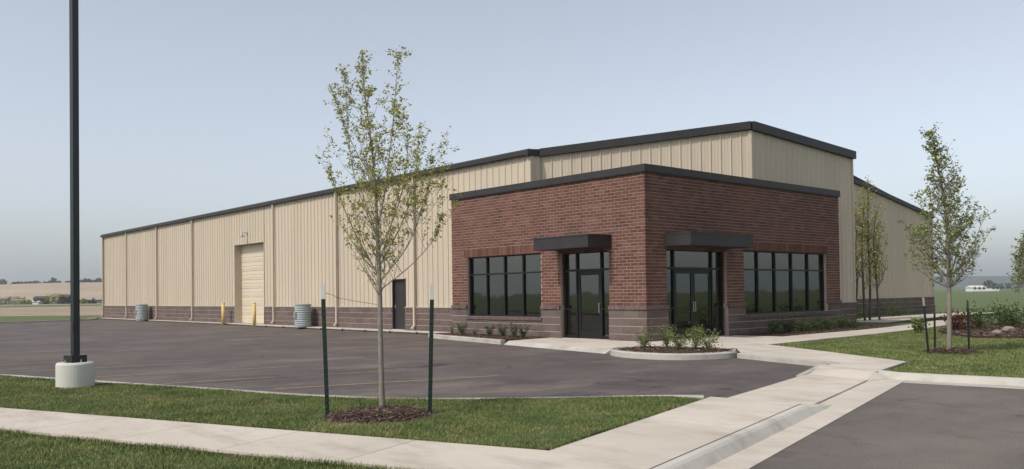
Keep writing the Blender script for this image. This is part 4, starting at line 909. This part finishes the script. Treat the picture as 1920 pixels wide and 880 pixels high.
bt = MB(); bt.add([(XW-0.05,YE-0.02,6.86),(1.5,YE-0.02,6.93),(6.70,0.52,7.66),(14.3,0.52,7.33),(14.3,6.2,7.33),(6.7,6.3,7.60),(1.5,6.4,6.95)], [(0,1,2,3,4,5,6)])
bt.build('bay_roof', 'roof_metal', wh)
# dark gutter and fascias
gut = MB(); gut.obox(*WL, YE-0.10, YF+0.12, 0.03, 0.20, ZE-0.06, ZE+0.10); gut.build('gutter', 'dark_trim', wh, bevel=0.012)
ev = MB(); ev.obox(*WL, YE-0.08, YF+0.10, -0.05, 0.14, ZE+0.102, ZE+0.16); ev.build('eave_trim', 'roof_metal', wh)
def fascia(pts, h, dep, name='fascia'):
    """pts: plan point + top height; a box section between each pair"""
    for (x0,y0,z0), (x1,y1,z1) in zip(pts, pts[1:]):
        d = Vector((x1-x0, y1-y0)).normalized(); q = Vector((d.y, -d.x))
        V = []
        for X, Y, Z in ((x0,y0,z0),(x1,y1,z1)):
            for o, dz in ((-0.06,-h),(dep,-h),(dep,0),(-0.06,0)): V.append((X+q.x*o, Y+q.y*o, Z+dz))
        MB().add(V, [(0,1,2,3),(7,6,5,4),(0,4,5,1),(1,5,6,2),(2,6,7,3),(3,7,4,0)]).build(name, 'dark_trim', wh, bevel=0.006)
fascia([(XW-0.19, YE+0.02, 6.86), (1.52, YE+0.02, 6.93)], 0.26, 0.08); fascia([(1.50, YE+0.03, 6.94), (6.70, 0.62, 7.71)], 0.29, 0.13)
fascia([(6.70, 0.60, 7.71), (14.28, 0.60, 7.38)], 0.32, 0.14)
fascia([(14.28, 5.98, zg(0)+0.16), (35.1, 5.98, 6.22)], 0.24, 0.14, 'rake_fascia')
# overhead door: recessed, sections
A, t, n = WL
jb = MB(); jb.obox(A,t,n,OHD[1]-0.03,OHD[1]-0.003,-0.45,0.05,0.08,OHD[3]-0.032); jb.obox(A,t,n,OHD[0]+0.003,OHD[0]+0.03,-0.45,0.05,0.08,OHD[3]-0.032); jb.obox(A,t,n,OHD[0]+0.003,OHD[1]-0.003,-0.45,0.05,OHD[3]-0.03,OHD[3]-0.003)
jb.build('door_jamb', 'tan_trim', wh)
od = MB(); od.obox(A,t,n,OHD[0],OHD[1],-0.50,-0.46,0.06,OHD[3]-0.01); od = od.build('overhead_door', 'tan_trim', wh); nsec = 9; zh = (OHD[3]-0.14)/nsec
for i in range(nsec):
    sec = MB(); z0 = 0.10+i*zh
    sec.obox(A,t,n,OHD[0]+0.035,OHD[1]-0.035,-0.445,-0.40,z0+0.008,z0+zh-0.008)
    for q in (0.33, 0.66): sec.obox(A,t,n,OHD[0]+0.035,OHD[1]-0.035,-0.399,-0.388,z0+zh*q-0.05,z0+zh*q+0.05)
    sec.build('door_section', 'tan_door', od)
MB().obox(A,t,n,OHD[0]-0.3,OHD[1]+0.3,-0.6,0.30,0.0,0.075).build('door_apron', 'concrete', wh)
# personnel door
jd = MB(); jd.obox(A,t,n,PD[0],PD[0]+0.05,-0.16,0.05,0.11,PD[3]); jd.obox(A,t,n,PD[1]-0.05,PD[1],-0.16,0.05,0.11,PD[3]); jd.obox(A,t,n,PD[0]+0.05,PD[1]-0.05,-0.16,0.05,PD[3]-0.05,PD[3]); jd.build('door_frame', 'door_paint', wh)
sd_ = MB().obox(A,t,n,PD[0]+0.052,PD[1]-0.052,-0.11,-0.06,0.125,PD[3]-0.052).build('service_door', 'door_paint', wh)
MB().obox(A,t,n,PD[1]-0.14,PD[1]-0.09,-0.059,-0.045,1.0,1.2).build('lock_plate', 'steel', sd_); MB().tube([(XW+0.045,PD[1]-0.115,1.12),(XW-0.01,PD[1]-0.115,1.12),(XW-0.01,PD[1]-0.22,1.12)],0.011,6).build('handle', 'steel', sd_)
MB().obox(A,t,n,PD[0]-0.02,PD[1]+0.02,0.051,0.075,PD[3],PD[3]+0.06).build('drip_cap', 'tan_trim', wh)
MB().obox(A,t,n,PD[0],PD[1],-0.2,0.08,0.05,0.118).build('threshold', 'concrete', wh)
# downspouts
for i, yv in enumerate((13.45, 20.0, 26.75, 38.4, 45.0, 51.6, 57.55)):
    dsp = MB(); dsp.obox(A,t,n,yv-0.055,yv+0.055,0.075,0.16,0.30,ZE-0.06)
    dsp.add([(XW-0.075,yv-0.055,0.31),(XW-0.16,yv-0.055,0.31),(XW-0.16,yv+0.055,0.31),(XW-0.075,yv+0.055,0.31),(XW-0.20,yv-0.055,0.13),(XW-0.30,yv-0.055,0.20),(XW-0.30,yv+0.055,0.20),(XW-0.20,yv+0.055,0.13)],
            [(0,1,5,4),(1,2,6,5),(2,3,7,6),(3,0,4,7),(4,5,6,7)])
    d_ = dsp.build('downspout', 'tan_trim', wh)
    for z in (1.6, 3.3, 5.0): MB().obox(A,t,n,yv-0.075,yv+0.075,0.05,0.167,z,z+0.03).build('strap', 'tan_trim', d_)
# light over the overhead door
lt = empty('wall_light', (XW, 30.25, 5.25), 'small round wall light above the overhead door', 'light')
MB().obox((XW,30.25),(0,1),(-1,0),-0.07,0.07,0.036,0.07,5.17,5.37).build('back_plate', 'steel', lt); MB().tube([(XW-0.06,30.25,5.3),(XW-0.25,30.25,5.36),(XW-0.34,30.25,5.28)],0.02,8).build('arm', 'steel', lt)
MB().lathe((XW-0.34,30.25,5.08),[(0.13,0.0),(0.12,0.05),(0.06,0.16),(0.03,0.22)],14).build('shade', 'galvanized', lt)
# bollards
for i, (px, py, lab) in enumerate(((422,607.5,'yellow pipe bollard left of the overhead door'), (487.5,609.5,'yellow pipe bollard right of the overhead door'))):
    yv = (32.45, 28.0)[i]; b_ = empty('bollard', (0.35 if i else 0.45, yv, 0.0), lab, 'bollard', 'bollards at the overhead door'); c = b_.location
    MB().lathe((c.x,c.y,0.0),[(0.095,-0.05),(0.095,1.26)],16).build('pipe','bollard_yellow',b_,True); MB().lathe((c.x,c.y,1.261),[(0.095,0),(0.085,0.05),(0.05,0.085),(0.01,0.095)],16).build('dome_cap','bollard_yellow',b_,True)
# pale drums by the wall
for yv, lab in ((46.3,'pale blue-grey ribbed metal drum by the far end of the warehouse wall'), (22.3,'pale blue-grey ribbed metal drum between door and downspout')):
    c = (0.30, yv, 0.075 if yv > 30 else 0.10); dr = empty('metal_drum', c, lab, 'drum', 'drums along the warehouse wall')
    pr = [(0.40,0.0)]
    for i in range(9): pr += [(0.40,0.05+i*0.11),(0.425,0.08+i*0.11),(0.425,0.10+i*0.11),(0.40,0.13+i*0.11)]
    MB().lathe(c, pr+[(0.39,1.08)], 20).build('body','galvanized',dr); MB().lathe((c[0],c[1],c[2]+1.081),[(0.43,0),(0.43,0.05),(0.25,0.11),(0.05,0.13)],20).build('lid','galvanized',dr)
    MB().box(c[0]-0.47,c[0]-0.41,yv-0.10,yv+0.10,c[2]+0.45,c[2]+0.75).build('meter_box','steel',dr)
    MB().tube([(c[0]+0.1,yv+0.46,c[2]),(c[0]+0.1,yv+0.46,c[2]+0.95)],0.05,8).build('riser_pipe','galvanized',dr)

# ------------------------------------------------------------------ lamp post in the front lawn
LPc = on_ground(138, 731, 0.09); LPc = Vector((LPc.x+0.1, LPc.y+0.28, 0.07))
lp = empty('lamp_post', LPc, 'tall dark square lamp post on a round concrete base', 'lamp post')
ang = math.radians(16)
def rbox(cx, cy, hx, hy, z0, z1, ang):
    ca, sa = math.cos(ang), math.sin(ang); poly = [(cx+ca*x-sa*y, cy+sa*x+ca*y) for x, y in ((-hx,-hy),(hx,-hy),(hx,hy),(-hx,hy))]; return MB().prism(poly, z0, z1)
cx, cy = LPc.x, LPc.y
MB().lathe((cx,cy,0.0),[(0.305,-0.1),(0.305,0.50),(0.295,0.525),(0.28,0.535)],40).build('concrete_base','concrete_base',lp)
rbox(cx,cy,0.135,0.135,0.536,0.66,ang).build('base_cover','pole_paint',lp,bevel=0.006)
rbox(cx,cy,0.055,0.055,0.661,7.6,ang).build('pole','pole_paint',lp,bevel=0.006)
for i in range(4):
    a = ang+i*math.pi/2; MB().lathe((cx+0.175*math.cos(a),cy+0.175*math.sin(a),0.536),[(0.018,0),(0.018,0.03),(0.008,0.031),(0.008,0.06)],8).build('anchor_bolt','steel',lp)
rbox(cx-0.058*math.cos(ang),cy-0.058*math.sin(ang),0.004,0.035,1.05,1.22,ang).build('hand_hole_cover','dark_trim',lp)
rbox(cx+0.3,cy-0.05,0.45,0.16,7.6,7.78,ang).build('lamp_head','pole_paint',lp,bevel=0.02)

# ------------------------------------------------------------------ countryside
def field(name, pts, z, mat, label=None):
    o = struct(MB().add([(p.x, p.y, z) for p in pts], [tuple(range(len(pts)))]).build(name, mat))
    if label: o['label'] = label
    return o
def wavy(x0, x1, y, amp, n=16, s=0): return [hd(x0+(x1-x0)*i/n, y+amp*math.sin(i*1.7+s)+amp*0.5*math.sin(i*4.1+s)) for i in range(n+1)]
field('field', wavy(-190,-14,88,3)+wavy(-24,-330,205,10,16,2), -0.045, 'dry_field', 'strip of dry bare ground beyond the car park')
field('field', wavy(-380,-40,262,6)+wavy(-60,-560,310,8,16,1), -0.045, 'dry_field', 'thin dry strip in the left distance')
def ridge(name, x0, x1, y0, y1, prof, mat, label, nx=80, ny=10, seed=0):
    r = random.Random(seed); V = []; F = []
    for j in range(ny+1):
        v = j/ny
        for i in range(nx+1):
            u = i/nx; h = prof(u)*math.sin(min(1, v*1.15)*math.pi/2)**1.3*(1+0.05*math.sin(u*37+v*5)+r.uniform(-.015,.015)); p = hd(x0+(x1-x0)*u, y0+(y1-y0)*v); V.append((p.x, p.y, -0.3+h))
    for j in range(ny):
        for i in range(nx): a = j*(nx+1)+i; F.append((a, a+1, a+nx+2, a+nx+1))
    o = struct(MB().add(V, F).build(name, mat, smooth=True)); o['label'] = label; return o
ridge('hill', -1500, 100, 480, 1100, lambda u: 22+3*math.sin(u*9), 'hill_crop', 'tan cropped hillside in the left distance', seed=1)
ridge('hill', -300, 3600, 1900, 3200, lambda u: 46+14*math.sin(u*7+1.0)+8*math.sin(u*17), 'hill_far', 'blue hazy hills in the right distance', 90, 8, 2)
def canopy_mass(name, centres, mat, label, n, leaf, kind=True):
    P = []
    for c, rx, rz in centres:
        for _ in range(n):
            v = RNG.normal(size=3); v /= np.linalg.norm(v); q = RNG.uniform(0.5, 1)**0.4; P.append((c.x+v[0]*rx*q, c.y+v[1]*rx*q, c.z+rz+v[2]*rz*q))
    o = empty(name, centres[0][0], label, 'trees')
    return o, P
def mass(name, P, leaf, mat, label):
    n = len(P); P = np.array(P); d = RNG.normal(size=(n,3)); d /= np.linalg.norm(d,axis=1)[:,None]; e = np.cross(d, RNG.normal(size=(n,3))); e /= np.linalg.norm(e,axis=1)[:,None]
    V = np.stack([P-d*leaf, P+e*leaf, P+d*leaf, P-e*leaf], 1); b_ = np.arange(n)[:,None]*4; F = np.concatenate([b_+np.array([0,1,2]), b_+np.array([0,2,3])],1).ravel()
    o = bpy.data.objects.new(name, fast_mesh(name, V.reshape(-1,3), F, 3, mat)); COL.objects.link(o); o['label'] = label; return stuff(o)
def clump(c, rx, rz, n):
    P = []
    for _ in range(n):
        v = RNG.normal(size=3); v /= np.linalg.norm(v); q = RNG.uniform(0.2, 1)**0.5; P.append((c.x+v[0]*rx*q, c.y+v[1]*rx*q, max(c.z+0.1, c.z+rz+v[2]*rz*q)))
    return P
rr = random.Random(8); P = []
for i in range(210):
    x = -1000+i*4.6+rr.uniform(-2,2); D = rr.uniform(1020, 1090); h = rr.uniform(2.4, 3.6)*(1.45 if math.sin(i*0.19)+0.5*math.sin(i*0.53) > 0.2 else 0.85)
    P += clump(hd(x, D, 19.0), rr.uniform(4,6.5), h, 70)
mass('treeline', P, 1.3, 'leaf_far', 'dark tree line along the crest of the left hill')
P = []
for i in range(60):
    P += clump(hd(380+i*26+rr.uniform(-8,8), rr.uniform(800,1000), -0.2), rr.uniform(6,12), rr.uniform(2,4.5), 60)
mass('treeline', P, 1.5, 'leaf_far', 'low dark hedge line in the right distance')
def far_bush(x, D, w, h, label, mat='leaf_far'):
    c = hd(x, D, -0.06); o = empty('far_bush', c, label, 'bush', 'bushes below the left hill'); P = clump(c, w, h/2, 330)
    leaf_mesh('foliage', np.array(P), 0.55, mat, o); MB().tube([(c.x,c.y,c.z),(c.x,c.y,c.z+h*0.4)],[0.2,0.1],5).build('trunk','bark_dark',o); return o
D0 = 330
for x_, w_, h_, lab, mt in ((2,4.0,2.8,'grey-brown bush at the far left edge','leaf_far'), (28,4.2,3.2,'wide dark bush left of the lamp post','leaf_far'), (50,2.6,1.8,'low bush beside the wide dark bush','leaf_green'), (94,2.6,3.8,'taller light bush just left of the lamp post','leaf_green'), (108,2.4,4.0,'pale bush close behind the lamp post','leaf_green'), (120,1.8,3.2,'dark bush touching the lamp post','leaf_far'), (158,2.0,1.8,'small bush between lamp post and warehouse','leaf_green'), (174,2.4,1.2,'low dark bush at the warehouse corner','leaf_far')):
    far_bush((x_-960)/FPX*D0, D0, w_, h_, lab, mt)
def far_house(x, D, w, dpt, h, rise, label, mat, roofm='house_roof', wins=2):
    c = hd(x, D, -0.06); o = empty('far_house', c, label, 'house', 'far buildings'); T = lambda a, b_, z: tuple(c+Vector(CR)*a+Vector((CF.x,CF.y,0))*b_+Vector((0,0,z-0.0)))
    def bx(a0,a1,b0,b1,z0,z1): return MB().add([T(a0,b0,z0),T(a1,b0,z0),T(a1,b1,z0),T(a0,b1,z0),T(a0,b0,z1),T(a1,b0,z1),T(a1,b1,z1),T(a0,b1,z1)], [(0,3,2,1),(4,5,6,7),(0,1,5,4),(1,2,6,5),(2,3,7,6),(3,0,4,7)])
    bx(-w/2,w/2,0,dpt,-0.3,h).build('wall', mat, o); e = 0.3
    MB().add([T(-w/2-e,-e,h),T(w/2+e,-e,h),T(w/2+e,dpt+e,h),T(-w/2-e,dpt+e,h),T(-w/2-e,dpt/2,h+rise),T(w/2+e,dpt/2,h+rise)], [(0,1,5,4),(2,3,4,5),(0,4,3),(1,2,5),(0,3,2,1)]).build('roof', roofm, o)
    for i in range(wins): a = -w/2+w*(i+0.5)/wins; bx(a-0.5,a+0.5,-0.05,0.02,0.9,2.1).build('window', 'glass', o)
far_house((72-960)/FPX*340, 340, 4.2, 4, 2.3, 0.9, 'small dark house left of the lamp post', 'house_dark')
far_house((66-960)/FPX*325, 325, 2.4, 2, 1.0, 0.3, 'low white shed before the small dark house', 'house_white', 'house_white', 1)
far_house((118-960)/FPX*345, 345, 4.0, 4, 2.6, 1.2, 'reddish dark house behind the lamp post bushes', 'house_dark')
far_house((165-960)/FPX*350, 350, 8.5, 4, 1.0, 0.5, 'long low pale building near the warehouse corner', 'house_white')
far_house((1836-960)/FPX*380, 380, 6.0, 6, 1.7, 0.9, 'white low building beyond the right field', 'house_white', 'house_white', 3)
far_house((1866-960)/FPX*390, 390, 3.6, 5, 1.5, 0.7, 'second white building right of the first beyond the right field', 'house_white', 'house_roof', 2)

# ------------------------------------------------------------------ haze in the air
m = bpy.data.materials.new('haze'); m.use_nodes = True; M['haze'] = m; nt = m.node_tree; nt.nodes.remove(nt.nodes['Principled BSDF'])
pv = nt.nodes.new('ShaderNodeVolumePrincipled'); pv.inputs['Color'].default_value = (0.86, 0.91, 0.97, 1); pv.inputs['Density'].default_value = 0.00022; pv.inputs['Anisotropy'].default_value = 0.2
nt.links.new(pv.outputs[0], nt.nodes['Material Output'].inputs['Volume'])
stuff(MB().box(-7500, 7500, -7500, 7500, -1.5, 110).build('haze', 'haze'))['label'] = 'thin pale haze over the fields'
